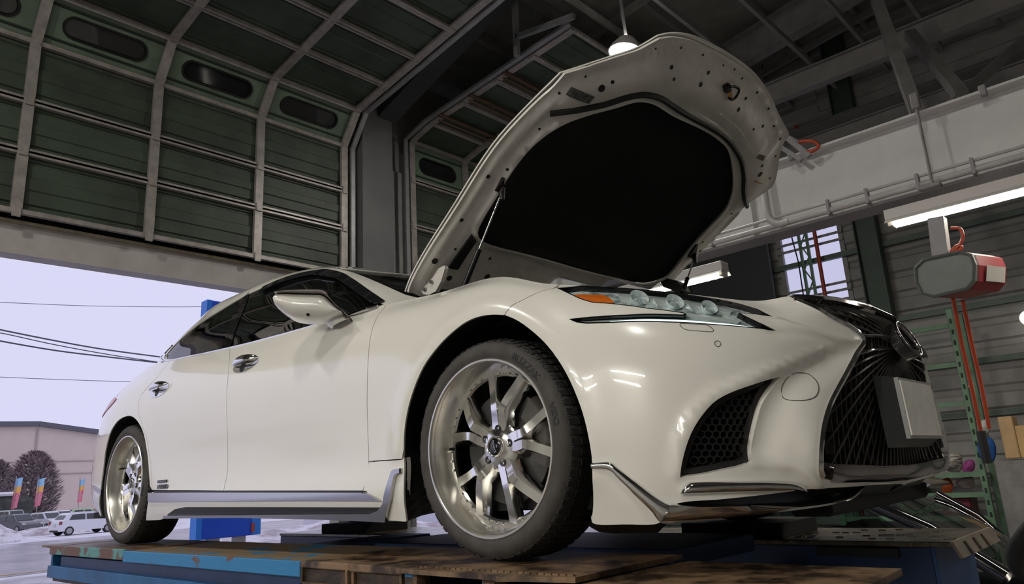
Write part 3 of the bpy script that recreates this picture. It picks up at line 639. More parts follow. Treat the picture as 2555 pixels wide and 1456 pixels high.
# door handles: a chrome blade over a bright cup
for hx, hy, sc in ((613, 909, 1.0), (398, 971, .80)):
    c = B((hx, hy))[0]; p = BODY.pos(c[None])[0]; n = BODY.normal(c[None])[0]
    L = .125; cup = []
    ring = [(-L*.98, .0), (-L*.7, .030), (-.03, .041), (.05, .036), (L*.95, .012), (L*1.02, 0), (L*.8, -.018), (.02, -.034), (-L*.6, -.030), (-L*.9, -.016)]
    rr = spline(np.array(ring), n=30, closed=True)
    cupm = panel('handle_cup', BODY, c+rr*[1, 1], [], CHROME, car, step=.02, thick=.004, gap=0, off=.003, mirror=True)[0]
    bl_ = MB(); tx = np.array([1.0, 0, 0]); tx -= n*(tx@n); tx /= np.linalg.norm(tx); tz = np.cross(tx, n); tz = tz if tz[2] > 0 else -tz
    rows = []
    for t in np.linspace(-1, 1, 17):
        w = .020*math.sqrt(max(.02, 1-abs(t)**2.6)); lift = .030*(1-abs(t)**2.2)+.008; cc = p+tx*t*L*.95+tz*(.012+.006*t)
        rows.append([cc+tz*w*math.cos(a)+n*(lift+w*.45*math.sin(a)) for a in np.linspace(0, 2*math.pi, 13)])
    h_ = obj('handle_blade', bl_.grid(np.array(rows)), CHROME, car, 60); h2 = h_.copy(); COL.objects.link(h2); h2.scale = (1, -1, 1)
    obj('finger_recess', MB().lathe([(.0, .004), (.022, .005), (.027, .003)], p-tx*.02-tz*.012, n, 16), BLACKPL, car)
# hybrid badge on the rear door
V_, F_ = text_mesh('HYBRID', .032, .0012, bold=.0006, xscale=1.25)
c = B((407, 1214))[0]; p = BODY.pos(c[None])[0]; n = BODY.normal(c[None])[0]; tz = np.array([0, 0, 1.0])-n*n[2]; tz /= np.linalg.norm(tz); tx = np.cross(tz, n)
obj('door_badge', MB().add([p+tx*v[0]+tz*v[1]+n*(v[2]+.003) for v in V_], F_).bar(p-tx*.06+tz*.03+n*.003, p+tx*.05+tz*.03+n*.003, .014, .012, n), mat('dark_badge', (.10, .10, .10), rough=.25, metal=.8), car)
# wing mirror read as an outline at its own distance and given depth
def outline_at(pxs, yfun): return np.array([at(x, y, 'y', yfun(x, y)) for x, y in pxs])
mz = lambda a, b: (340+a/3.5486, 640+b/3.5486)
MY = lambda x, y: -1.13+(x-684)/(875-684)*.20                   # the housing reaches outwards towards its tip
low_ = [mz(*q) for q in [(1217,395),(1222,425),(1245,448),(1290,480),(1370,520),(1470,537),(1620,540),(1690,530),(1820,490)]]
upp_ = [mz(*q) for q in [(1220,350),(1232,330),(1262,320),(1330,318),(1430,320),(1560,322),(1650,330),(1730,400),(1820,490)]]
lo = spline(outline_at(low_, MY), n=26); up_ = spline(outline_at(upp_, MY), n=26)
def bulge(lo, up, d0, d1, prof):
    rows = []
    n = len(lo)
    for i in range(n):
        t = i/(n-1); w = .55+.45*math.sin(math.pi*min(1, max(0, .10+t*.8))); row = []
        for k, (f, h) in enumerate(prof):
            p = lo[i]+(up[i]-lo[i])*f; row.append(p+np.array([d0*h*w, d1*h*w, 0]))
        rows.append(row)
    return np.array(rows)
prof = [(0, -1.), (0, -.5), (.06, -.1), (.2, .12), (.45, .22), (.7, .18), (.92, .02), (1, -.25), (1, -1.)]
Gm = bulge(lo, up_, .10, -.09, prof); mirr = obj('mirror_housing', MB().grid(Gm).add(Gm[0], [tuple(range(len(Gm[0])))]), PAINT, car, 60)
cap_ = [mz(*q) for q in [(1235,312),(1300,300),(1430,285),(1560,272),(1660,262),(1690,270),(1715,340),(1790,430),(1880,515),(1895,530)]]
cl_ = [mz(*q) for q in [(1235,330),(1300,322),(1430,322),(1560,325),(1640,328),(1690,355),(1720,385),(1770,440),(1850,505),(1885,535)]]
c_lo = spline(outline_at(cl_, MY), n=26); c_up = spline(outline_at(cap_, MY), n=26)
obj('mirror_cap', MB().grid(bulge(c_lo, c_up, .09, -.08, [(0, -1.2), (0, .28), (.22, .36), (.5, .12), (.8, -.35), (1, -1.0), (1, -1.3)])), DARKCHROME, mirr, 50)  # chrome cap toned dark, the ceiling's reflection put into the colour
arm_l = [mz(*q) for q in [(1670,545),(1720,600),(1745,612)]]; arm_u = [mz(*q) for q in [(1820,490),(1860,515),(1898,545)]]
MY2 = lambda x, y: -.95+(x-812)/60*.05
a_l = spline(outline_at(arm_l, MY2), n=8); a_u = spline(outline_at(arm_u, MY2), n=8)
obj('mirror_arm', MB().grid(bulge(a_l, a_u, .05, -.03, [(0, -1.2), (0, 0), (.3, .45), (.7, .45), (1, 0), (1, -1.2)])), PAINT, mirr, 60)
ml = at(*mz(1522, 512), 'y', MY(*mz(1522, 512))-.02)
obj('mirror_camera', MB().lathe([(.0, .003), (.007, .003), (.008, 0)], ml, (.2, -.7, -.6), 16), GLOSSBLK, mirr)
gl = obj('mirror_glass', MB().prism([lo[3]+[-.075, .07, .01], lo[20]+[-.075, .07, .01], up_[20]+[-.075, .07, -.01], up_[3]+[-.075, .07, -.01]], (-.004, 0, 0)), CHROME, mirr)
# ---- grille
def hw(v):                                                     # half width of the grille opening (surface parameter u) at height v
    g = GRILLE; order = np.argsort(g[:, 1]); return np.interp(v, g[order, 1], g[order, 0])
side = GR_SIDE
def u_edge(v):
    o = np.argsort(side[:, 1]); return np.interp(v, side[o, 1], side[o, 0])
vb, vt = GR_BOT[-1, 1], GR_SIDE[:, 1].max()
GRM = mat('grille_smoked_metal', (.11, .105, .10), rough=.26, metal=.7)
grille = panel('grille', BODY, np.vstack([GRILLE, [[U1+.3, GRILLE[-1, 1]], [U1+.3, GRILLE[0, 1]]]])[:len(GRILLE)], [], mat('grille_backing', (.004, .004, .004), rough=.9), car, step=.05, thick=0, gap=0, off=-.075, mirror=True)[0]
GT_poly = GRILLE
def gbar(uvs, wid, dep, off, name='grille_bar'):
    uvs = np.asarray(uvs); ok = in_poly(uvs, GT_poly); segs = []; cur = []
    for q, k in zip(uvs, ok):
        if k: cur.append(q)
        elif cur:
            segs.append(cur); cur = []
    if cur: segs.append(cur)
    for sgm in segs:
        if len(sgm) < 4: continue
        q = np.array(sgm); N = BODY.normal(q); P = BODY.base(q)+N*off
        o = obj(name, MB().sweep(P, [(-wid/2, -dep), (wid/2, -dep), (wid/2, -wid*.4), (0, 0), (-wid/2, -wid*.4)], N), GRM, grille, 40)
        c_ = o.copy(); COL.objects.link(c_); c_.scale = (1, -1, 1)
def yz2uv(yz, start):
    """surface parameters of points of the nose given in front view (y, z)"""
    c = np.array(start, float); e = 1e-4
    for it in range(14):
        p0 = BODY.base(c)[:, 1:]; J = np.stack([(BODY.base(c+d)[:, 1:]-BODY.base(c-d)[:, 1:])/(2*e) for d in (np.array([e, 0]), np.array([0, e]))], 2)
        c = c+np.clip(np.linalg.solve(J+1e-9*np.eye(2), (yz-p0)[:, :, None])[:, :, 0], -.05, .05)
    return c
ZC = .60                                                        # the blades fan out from the badge
def fan(phi, up, n=44):
    r = np.linspace(.012, .75, n); y = -r*math.sin(phi); z = ZC+(r*math.cos(phi) if up else -r*math.cos(phi))
    ok = (z > .17) & (z < .745) & (y > -.66); yz = np.stack([y, z], 1)[ok]
    vz = np.interp(yz[:, 1], BODY.base(np.stack([np.full(40, U1), np.linspace(0, VM, 40)], 1))[:, 2], np.linspace(0, VM, 40))
    return yz2uv(yz, np.stack([U1+yz[:, 0]*1.02, vz], 1))
for k in range(17): gbar(fan(math.radians(2.5+5.0*k), False), .0075, .032, -.010)
for k in range(17): gbar(fan(math.radians(3+5.0*k), True), .0070, .030, -.010)
for k in range(1, 16):                                          # thin upright blades crossing them
    yy = -.036*k+.01; zz = np.linspace(.19, .74, 44); vz = np.interp(zz, BODY.base(np.stack([np.full(40, U1), np.linspace(0, VM, 40)], 1))[:, 2], np.linspace(0, VM, 40))
    gbar(yz2uv(np.stack([np.full(44, yy), zz], 1), np.stack([np.full(44, U1+yy*1.02), vz], 1)), .0035, .026, -.016)
wv = side[np.argmax(side[:, 0]), 1]                             # height of the waist
gbar([(u, wv+.01) for u in np.linspace(u_edge(wv)+.005, U1-.001, 20)], .010, .03, -.008, 'waist_bar')
gside = np.vstack([GR_SIDE])
trim('grille_surround', BODY, GR_SIDE[2:-4], [(-.009, -.02), (.006, -.02), (.008, .002), (0, .007), (-.008, .002)], CHROME, grille)
trim('grille_top_trim', BODY, np.vstack([GR_TOP+[0, -.014]]), [(-.016, -.03), (.014, -.02), (.015, .003), (.006, .010), (-.006, .008), (-.015, -.004)], DARKCHROME, grille)
bt = GR_BOT+[0, .026]; bt[0, 0] += .012
trim('grille_lower_trim', BODY, bt, [(-.024, -.03), (.024, -.03), (.024, .000), (.012, .005), (-.012, .005), (-.024, .000)], mat('lower_trim_chrome', (.30, .27, .28), rough=.08, metal=1.0), grille)
# emblem: oval plate with a bright ring standing on the centre line
em = np.array([1.052, 0, .622]); exn = np.array([.94, 0, .34]); ez = np.array([-.34, 0, .94]); ey = np.array([0, 1.0, 0])
el = [em+ey*.085*math.cos(a)+ez*.062*math.sin(a) for a in np.linspace(0, 2*math.pi, 40, endpoint=False)]
emb = obj('emblem_plate', MB().prism([p-exn*.035 for p in el], exn*.038), mat('emblem_dark', (.03, .028, .03), rough=.1, coat=.5), car, 40)
obj('emblem_ring', MB().tube([p+exn*.002 for p in el], .0045, 8, closed=True), mat('emblem_ring_dark', (.16, .15, .15), rough=.18, metal=1.0), emb, 60)
lp = [em+exn*.009+ey*a*.085+ez*b*.062 for a, b in ((-.55, .55), (-.2, .1), (.05, -.35), (-.1, -.5), (.3, -.52), (.72, -.45))]
obj('emblem_stroke', MB().tube(spline(np.array(lp), n=24), .006, 8), DARKCHROME, emb, 60)
# number plate on its bracket
PLW = mat('plate_white', (.84, .83, .79), rough=.4, var=.12, scale=9)
pc = np.array([1.048, .0, .395]); pn = np.array([.9995, 0, .03]); pz = np.array([-.03, 0, .9995])
def pbox(cx, w, h, d0, d1, dz=0):
    v = [cx+ey*sy*w/2+pz*(sz*h/2+dz)+pn*d for d in (d0, d1) for sy, sz in ((-1, -1), (1, -1), (1, 1), (-1, 1))]
    return MB().add(v, [(3, 2, 1, 0), (4, 5, 6, 7)]+[(i, (i+1) % 4, 4+(i+1) % 4, 4+i) for i in range(4)])
plate = obj('number_plate', pbox(pc, .335, .168, 0, .006), PLW, car)
obj('plate_frame', pbox(pc, .352, .186, -.01, .002), mat('plate_frame_grey', (.35, .36, .35), rough=.35, metal=.3), plate)
v = [pc+ey*sy*w/2+pz*(sz*h/2+dz)+pn*d for d, w, h, dz in ((-.01, .352, .19, 0), (-.055, .44, .22, -.005)) for sy, sz in ((-1, -1), (1, -1), (1, 1), (-1, 1))]
obj('plate_bracket', MB().add(v, [(3, 2, 1, 0), (4, 5, 6, 7)]+[(i, (i+1) % 4, 4+(i+1) % 4, 4+i) for i in range(4)]), mat('bracket_grey', (.045, .047, .047), rough=.4), plate)
# ---- fog recess with honeycomb
fc = FOG.mean(0)
fogp = panel('fog_recess', BODY, FOG, [], mat('fog_black', (.006, .006, .006), rough=.8), car, step=.03, thick=0, gap=-.004, off=-.05, mirror=True)[0]
HEX = mat('honeycomb_black', (.016, .016, .016), rough=.35)
hx = MB(); r_ = .0128; inn = inset(dense(FOG, .01), .006)
lo_, hi_ = FOG.min(0), FOG.max(0); iy = 0; cells = []
v_ = lo_[1]
while v_ < hi_[1]+r_:
    u_ = lo_[0]+(.5*r_*1.73 if iy % 2 else 0)
    while u_ < hi_[0]+r_: cells.append((u_, v_)); u_ += r_*1.732
    v_ += r_*1.5; iy += 1
for (cu, cv) in cells:
    ang = [math.pi/6+math.pi/3*k for k in range(6)]
    q = np.array([(cu+r_*.97*math.cos(a), cv+r_*.97*math.sin(a)) for a in ang]); qi = np.array([(cu+r_*.84*math.cos(a), cv+r_*.84*math.sin(a)) for a in ang])
    if not in_poly(q, inn).all(): continue
    N = BODY.normal(q); Po = BODY.base(q)+N*-.022; Pi = BODY.base(qi)+N*-.022; Pb = BODY.base(qi)+N*-.045
    hx.add(np.vstack([Po, Pi, Pb]), [(k, (k+1) % 6, 6+(k+1) % 6, 6+k) for k in range(6)]+[(6+k, 6+(k+1) % 6, 12+(k+1) % 6, 12+k) for k in range(6)])
hxo = obj('honeycomb_mesh', hx, HEX, fogp); hxo['kind'] = 'stuff'; h2 = hxo.copy(); COL.objects.link(h2); h2.scale = (1, -1, 1)
# frame between the opening edge and the honeycomb
fr_in = inset(dense(FOG, .012), .016)
panel('fog_bezel', BODY, FOG, [fr_in], mat('bezel_black', (.007, .007, .007), rough=.5), fogp, step=.02, thick=.02, gap=0, off=-.018, mirror=True)
def convex(name, up, lo, m, lift, n=40, base=.006):
    """a bright blade lofted between two edges laid on the body, crowned in the middle"""
    u_ = spline(B(*up), n=n); l_ = spline(B(*lo), n=n); rows = []
    for f, h in ((0, 0.0), (.0, .5), (.18, .85), (.5, 1.0), (.82, .8), (1, .45), (1, 0)):
        q = u_*(1-f)+l_*f; rows.append(BODY.base(q)+BODY.normal(q)*(base+lift*h-.006*(h == 0)))
    o = obj(name, MB().grid(np.array(rows)), m, car, 50); c_ = o.copy(); COL.objects.link(c_); c_.scale = (1, -1, 1); return o
convex('fog_moulding', [(1697,1225),(1705,1212),(1718,1203),(1757,1199.5),(1851,1198.4),(1945,1198.4),(1976,1199.5),(1997,1205),(2008,1211)], [(1697,1227.7),(1712,1227.6),(1730,1227.3),(1757,1226.6),(1851,1221.9),(1935,1218),(1970,1216),(1992,1214.8),(2008.8,1212)], CHROME, .018)
# washer flap, sensor and lamp washer outlines: thin grooves
def groove(name, px, closed=True, r=.0016, parent=None):
    uv = spline(B(*px), n=40, closed=closed); P = BODY.pos(uv)+BODY.normal(uv)*.0002
    return obj(name, MB().tube(P, r, 5, closed=closed), mat('panel_gap', (.12, .115, .105), rough=.8), parent or bumper)
groove('tow_cover_gap', [(1995,923.7),(2028,923.7),(2041,937),(2044,972),(2036,988),(2014,996),(1981,994),(1966,986),(1962,962.5),(1971.5,941)])
groove('sensor_gap', [(1783,854),(1787,850.5),(1793,850.5),(1798,856),(1797,861),(1792,864.5),(1786,862)], r=.0012)
groove('lamp_washer_gap', [(1697,807.5),(1730,808),(1762,810.5),(1772,815),(1780,826),(1740,825),(1712,822),(1700,815)], r=.0012)
# ---- lower corner skirt, bright blade and splitter lip
convex('corner_blade', [(1481,1152.7),(1524,1151.5),(1541,1164.4),(1592,1204),(1646,1244),(1675,1258),(1722,1262),(1775,1264)], [(1481,1168),(1522,1171.5),(1545.7,1192.6),(1592,1237),(1628,1272.5),(1651,1300.7),(1700,1298),(1770,1293)], CHROME, .011)
lipu = [(1675,1259),(1745,1264),(1830,1263),(1910,1260.7),(2036,1253.7),(2090,1243),(2158,1213)]
lipd = [(1651,1300),(1698,1298),(1792,1292.5),(1910,1280.7),(2036,1265.4),(2119,1248),(2160,1212)]
LY = lambda t: -.90+.42*t**1.0
U3 = [];D3 = []
for k, (a, b) in enumerate(zip(lipu, lipd)):
    u_ = np.clip(BODY.inv([a])[0], 0, None); P = BODY.base(u_[None])[0]; N = BODY.normal(u_[None])[0]
    dep = .035+.02*math.sin(math.pi*min(1, k/5)); pl = P+N*dep; yv = pl[1]
    U3.append(at(*a, 'y', yv)); D3.append(at(*b, 'y', yv-.004))
U3 = spline(np.array(U3), n=40); D3 = spline(np.array(D3), n=40)
rows = [[u+np.array([-.03, .05, .004]), u, u*.5+d*.5+np.array([.006, -.006, 0]), d, d+np.array([-.05, .08, .0])] for u, d in zip(U3, D3)]
lip_ = obj('splitter_lip', MB().grid(np.array(rows)), mat('lip_chrome', (.55, .54, .53), rough=.14, metal=1.0), car, 60); l2 = lip_.copy(); COL.objects.link(l2); l2.scale = (1, -1, 1)
# black underside of the nose behind the lip
und = []
for q in BUMP_BOT[::3]:
    P = BODY.base(q[None])[0]; und.append(P)
und = np.array(und); un = [[p+np.array([-.005, .01, .004]), p+np.array([-.06, .10, -.03]), np.array([p[0]-.22, p[1]*.82, .13]), np.array([.30, p[1]*.7, .12])] for p in und]
uo = obj('under_tray', MB().grid(np.array(un)), BLACKPL, car, 60); u2 = uo.copy(); COL.objects.link(u2); u2.scale = (1, -1, 1)
cl = [at(x, y, 'y', 0) for x, y in ((2200, 1215), (2345, 1195), (2345, 1230), (2200, 1240))]
obj('lower_intake', MB().box((.78, -.48, .10), (.90, .48, .165), .01), mat('grille_backing', (.004, .004, .004), rough=.9), car)
# ---- headlamps
LENS = glass('lamp_lens', (.97, .98, .98), ior=1.4)
lens = panel('headlamp', BODY, LAMP, [], LENS, car, step=.03, thick=0, gap=.001, off=-.001, mirror=True)[0]
panel('lamp_bucket', BODY, LAMP, [], mat('lamp_bucket_silver', (.66, .76, .76), rough=.3, metal=.1, bump=.8, bscale=38, col2=(.17, .22, .23), scale=26, thr=(.40, .58)), lens, step=.03, thick=0, gap=-.004, off=-.019, mirror=True)
trim('lamp_border', BODY, dense(LAMP, .03), [(-.004, -.02), (.002, -.02), (.002, -.001), (-.004, -.001)], GLOSSBLK, lens, closed=True)
LCH = mat('lamp_reflector', (.82, .90, .90), rough=.15, metal=.45)
AMB = mat('amber_lens', (.75, .16, .01), rough=.25, spec=.6, bump=.3, bscale=400)
panel('amber_reflector', BODY, B((1430,729),(1450,727.5),(1504.5,729),(1521,737),(1532,749),(1493,752.5),(1469,747),(1443,736.5)), [], AMB, lens, step=.02, thick=.01, gap=0, off=-.008, mirror=True)
def lamp_piece(name, px, m, off, thick=.012): return panel(name, BODY, B(*px), [], m, lens, step=.015, thick=thick, gap=0, off=off, mirror=True)
for k, (cx, cy, s) in enumerate(((1592, 738, 1.0), (1682, 748, .95), (1768, 762, .85))):      # three stepped reflector cups
    q = B((cx, cy))[0]; P = BODY.base(q[None])[0]; N = BODY.normal(q[None])[0]; a = np.array([.75, -.3, .2]); a /= np.linalg.norm(a)
    cup_ = obj('reflector_cup', MB().lathe([(.030*s, .012), (.026*s, -.004), (.018*s, -.014), (.012*s, -.018)], P-N*.012, a*.6+N*.4, 20), LCH, lens, 60)
    obj('projector_lens', MB().lathe([(.0005, .008), (.008, .006), (.0135, .0), (.0135, -.015)], P-N*.012-a*.006, a*.6+N*.4, 18), mat('projector_glass', (.75, .85, .88), rough=.05, spec=1.0, metal=.3), cup_, 60)
    for du in (-.034, .034):
        q2 = q+[du, .006]; P2 = BODY.base(q2[None])[0]; N2 = BODY.normal(q2[None])[0]
        ex = np.cross(N2, [0, 0, 1]); ex /= np.linalg.norm(ex); ezz = np.cross(ex, N2)
        vv_ = [P2-N2*(.020-.014*h)+ex*a1*.016*s+ezz*b1*.018*s for a1, b1, h in ((-1, -1, 0), (1, -1, .3), (1.3, 1, .9), (-.7, 1, .4))]
        obj('reflector_facet', MB().prism(vv_, -N2*.008), LCH, lens)
lamp_piece('reflector_band', [(1540,721),(1600,724),(1680,735),(1760,747),(1830,763),(1826,771),(1760,756),(1680,743),(1600,733),(1545,730)], LCH, -.014, .006)
lamp_piece('lower_reflector', [(1590,758),(1650,764),(1720,771),(1800,782),(1850,792),(1846,796),(1790,789),(1710,778),(1640,770)], LCH, -.014, .006)
DRL = emit('running_light', (.78, .97, .95), 1.6)
lamp_piece('running_light_strip', [(1440,797),(1475,794),(1568,789),(1662,788),(1732,790),(1826,799),(1880,808),(1905,818.5),(1826,811.5),(1732,804),(1662,801),(1568,801),(1500,803),(1450,803)], mat('running_light_pipe', (.70, .80, .80), rough=.15, metal=.6), -.012)
lamp_piece('running_light_core', [(1520,798),(1568,794),(1662,792.5),(1732,795),(1826,803.5),(1880,811),(1905,818.5),(1826,811),(1732,803.5),(1662,800.5),(1568,801)], DRL, -.007, .004)
for k in range(3):
    lamp_piece('light_guide_rib', [(1740+18*k,784+4*k),(1800+14*k,793+4.5*k),(1850+10*k,804+4*k),(1849+10*k,806+4*k),(1799+14*k,795+4.5*k),(1739+18*k,786+4*k)], LCH, -.014, .006)
# ---- wheels: deep-dish chrome rims with five pairs of angular spokes
TYRE = mat('tyre_rubber', (.055, .050, .045), rough=.75, var=.25, scale=14, bump=.1, bscale=90)
RIM = mat('rim_chrome', (.88, .87, .84), rough=.13, metal=1.0)
LIP = mat('rim_lip_polished', (.86, .83, .77), rough=.30, metal=1.0, var=.12, scale=7)
BRK = mat('brake_iron', (.06, .058, .056), rough=.5, metal=.6)
def wheel_parts():
    """outer face towards -y, hub centre at the origin, outer rim plane at y = 0"""
    R = {}
    tp = [(.272, .012), (.279, .004), (.286, -.002), (.300, -.008), (.318, -.0075), (.333, 0.0), (.3425, .012), (.3475, .024), (.3505, .05), (.352, .09), (.352, .15), (.3505, .19), (.346, .218), (.338, .232), (.318, .238), (.290, .235), (.272, .225)]
    m = MB(); m.lathe(tp, (0, 0, 0), (0, 1, 0), 96); R['tyre'] = (m, TYRE, 50)
    m = MB()
    for k in range(72):
        a0 = 2*math.pi*k/72; a1 = a0+2*math.pi/72*.62
        for (h0, h1, r0, r1, sk) in ((.010, .040, .3455, .3535, .2), (.046, .085, .3515, .3555, -.3), (.095, .15, .352, .3560, .3), (.16, .195, .3515, .3555, -.3)):
            q = []
            for r in (r0-.006, None):
                for a, h in ((a0, h0), (a1, h0), (a1+sk*.03, h1), (a0+sk*.03, h1)):
                    rr = r if r else (r0+.004 if h == h0 and h0 < .02 else r1)
                    if r is None and h == h0 and h0 < .02: rr = .3455
                    q.append((rr*math.sin(a), h, rr*math.cos(a)))
            m.add(q, [(0, 1, 2, 3), (4, 7, 6, 5), (0, 4, 5, 1), (1, 5, 6, 2), (2, 6, 7, 3), (3, 7, 4, 0)])
    R['tread_blocks'] = (m, mat('tread_rubber', (.018, .018, .018), rough=.8), None)
    m = MB()
    for k in range(48):                                        # fine shoulder ribs
        a = 2*math.pi*k/48
        for da in (0, .02, .04):
            b0, b1 = a+da, a+da+.010
            m.add([(r*math.sin(t), h, r*math.cos(t)) for r, h in ((.3405, .0065), (.3458, .0175)) for t in (b0, b1)]+[(r*math.sin(t), h, r*math.cos(t)) for r, h in ((.342, .005), (.3475, .016)) for t in (b0, b1)], [(4, 5, 7, 6), (0, 4, 6, 2), (1, 3, 7, 5), (0, 1, 5, 4), (2, 6, 7, 3)])
    R['shoulder_ribs'] = (m, mat('shoulder_grey', (.10, .10, .10), rough=.7), None)
    m = MB(); m.lathe([(.276, .012), (.284, .004), (.2865, -.002), (.284, -.006), (.278, -.006), (.274, -.001), (.2715, .010)], (0, 0, 0), (0, 1, 0), 96); R['rim_lip'] = (m, LIP, 50)
    m = MB(); m.lathe([(.2715, .008), (.266, .020), (.258, .050), (.2545, .068), (.252, .072)], (0, 0, 0), (0, 1, 0), 96); R['rim'] = (m, LIP, 50)
    m = MB(); m.lathe([(.254, .070), (.2515, .068), (.238, .068), (.232, .075), (.232, .09), (.245, .10), (.25, .22)], (0, 0, 0), (0, 1, 0), 96); R['rim_flange'] = (m, RIM, 40)
    # hub centre
    m = MB(); m.lathe([(.031, .046), (.036, .043), (.052, .046), (.070, .052), (.082, .064), (.080, .10)], (0, 0, 0), (0, 1, 0), 48); R['hub'] = (m, RIM, 40)
    return R
def spoke_mesh(sgn):
    P = [(.050, 11.5*sgn, .047), (.085, 11.5*sgn, .046), (.125, 7.8*sgn, .036), (.165, 11.8*sgn, .045), (.205, 15.2*sgn, .057), (.247, 17.6*sgn, .068)]
    pts = []
    for r, a, y in P: a = math.radians(a); pts.append((r*math.sin(a), y, r*math.cos(a)))
    pts = np.array(pts); fine = []
    for a, b in zip(pts[:-1], pts[1:]): fine += [a, a*.5+b*.5]
    fine.append(pts[-1]); fine = np.array(fine); m = MB(); v = []
    n = len(fine)
    for i in range(n):
        t = fine[min(i+1, n-1)]-fine[max(i-1, 0)]; t[1] = 0; t /= np.linalg.norm(t); sd = np.array([t[2], 0, -t[0]])*(1)
        w = .0135+.004*abs(i/(n-1)-.45); s2 = .025
        o = sgn
        # flat outer face, steep inner side, long sloping outer side
        pr = [(-w, 0.0), (w, .0015), (w+.006, .012), (s2+.004, .034), (-s2+.004, .036), (-w-.004, .014)]
        for x, d in pr: v.append(fine[i]+sd*x*(1 if o > 0 else -1)+np.array([0, d, 0]))
    k = 6; f = [(i*k+q, i*k+(q+1) % k, (i+1)*k+(q+1) % k, (i+1)*k+q) for i in range(n-1) for q in range(k)]+[tuple(range(k))[::-1], tuple(range((n-1)*k, n*k))]
    return m.add(v, f).mesh('spoke', RIM, 28)
WP = wheel_parts(); WME = {k: m.mesh(k, mt, sm) for k, (m, mt, sm) in WP.items()}
SPK = {1: spoke_mesh(1), -1: spoke_mesh(-1)}
riv = MB()
for k in range(10):
    for d in (-7.5, 0, 7.5):
        a = math.radians(36*k+d); riv.lathe([(.0005, -.0045), (.0035, -.0045), (.0045, -.002), (.0045, .001)], (.2435*math.sin(a), .067, .2435*math.cos(a)), (0, 1, 0), 8)
RIVM = riv.mesh('rim_rivets', RIM, 40)
lug = MB().lathe([(.0005, .050), (.010, .0495), (.0125, .0475), (.0135, .06)], (0, 0, 0), (0, 1, 0), 20).mesh('lug_hole', mat('lug_dark', (.012, .012, .012), rough=.5), 40)
capm = MB().lathe([(.0005, .036), (.022, .0365), (.027, .039)], (0, 0, 0), (0, 1, 0), 40).mesh('centre_cap', mat('cap_black', (.008, .008, .009), rough=.12), 60)
capr = MB().lathe([(.027, .038), (.0285, .034), (.031, .033), (.0335, .036), (.034, .045)], (0, 0, 0), (0, 1, 0), 40).mesh('cap_ring', RIM, 60)
Vt, Ft = text_mesh('Kranze', .0145, .0005, bold=.0003, shear=.25); Vs, Fs = text_mesh('VERAE', .0065, .0004)
ct = MB().add([(-x, .0352-z, y) for x, y, z in Vt], Ft)
ct.add([(-x, .0354-z, y-.011) for x, y, z in Vs], Fs)
for a in np.linspace(-70, 70, 7):
    a = math.radians(a); L = .0105*(1-.3*abs(math.sin(a))); ct.add([(0, .0350, .0075), (L*.55*math.sin(a-.16), .0350, .0075+L*.55*math.cos(a-.16)), (L*math.sin(a), .0350, .0075+L*math.cos(a)), (L*.55*math.sin(a+.16), .0350, .0075+L*.55*math.cos(a+.16))], [(0, 1, 2, 3), (3, 2, 1, 0)])
CAPT = ct.mesh('cap_lettering', mat('cap_silver', (.6, .6, .6), rough=.25, metal=1))
def wrap_text(txt, size, r0, ang, h=-.0078, xs=1.0):
    V, F = text_mesh(txt, size, .0016, bold=.0008, xscale=xs); v = []
    for x, y, z in V:
        a = ang+x/r0; r = r0+y; v.append((r*math.sin(a), h-z+max(0, (abs(r-.309)-.008))*.25, r*math.cos(a)))
    return MB().add(v, F)
TXT = mat('tyre_lettering', (.014, .013, .013), rough=.55)
tl = wrap_text('BLIZZAK', .030, .3095, math.radians(30), xs=1.15); t2 = wrap_text('VRX2', .026, .3095, math.radians(66), xs=1.1)
TLM = tl.mesh('tyre_lettering', TXT); TLM2 = t2.mesh('tyre_lettering', TXT)
disc = MB().lathe([(.07, .10), (.08, .098), (.175, .098), (.185, .100), (.185, .128), (.08, .128)], (0, 0, 0), (0, 1, 0), 64).mesh('brake_disc', BRK, 40)
calp = []
for t in np.linspace(-.62, .62, 12): calp.append(t)
cm = MB(); rows = []
for r, h in ((.12, .085), (.19, .080), (.205, .10), (.205, .16), (.12, .16)): rows.append([(r*math.sin(t+1.35), h, r*math.cos(t+1.35)) for t in calp])
CALM = cm.grid(np.array(rows)).mesh('brake_caliper', mat('caliper_grey', (.07, .065, .06), rough=.5), 40)
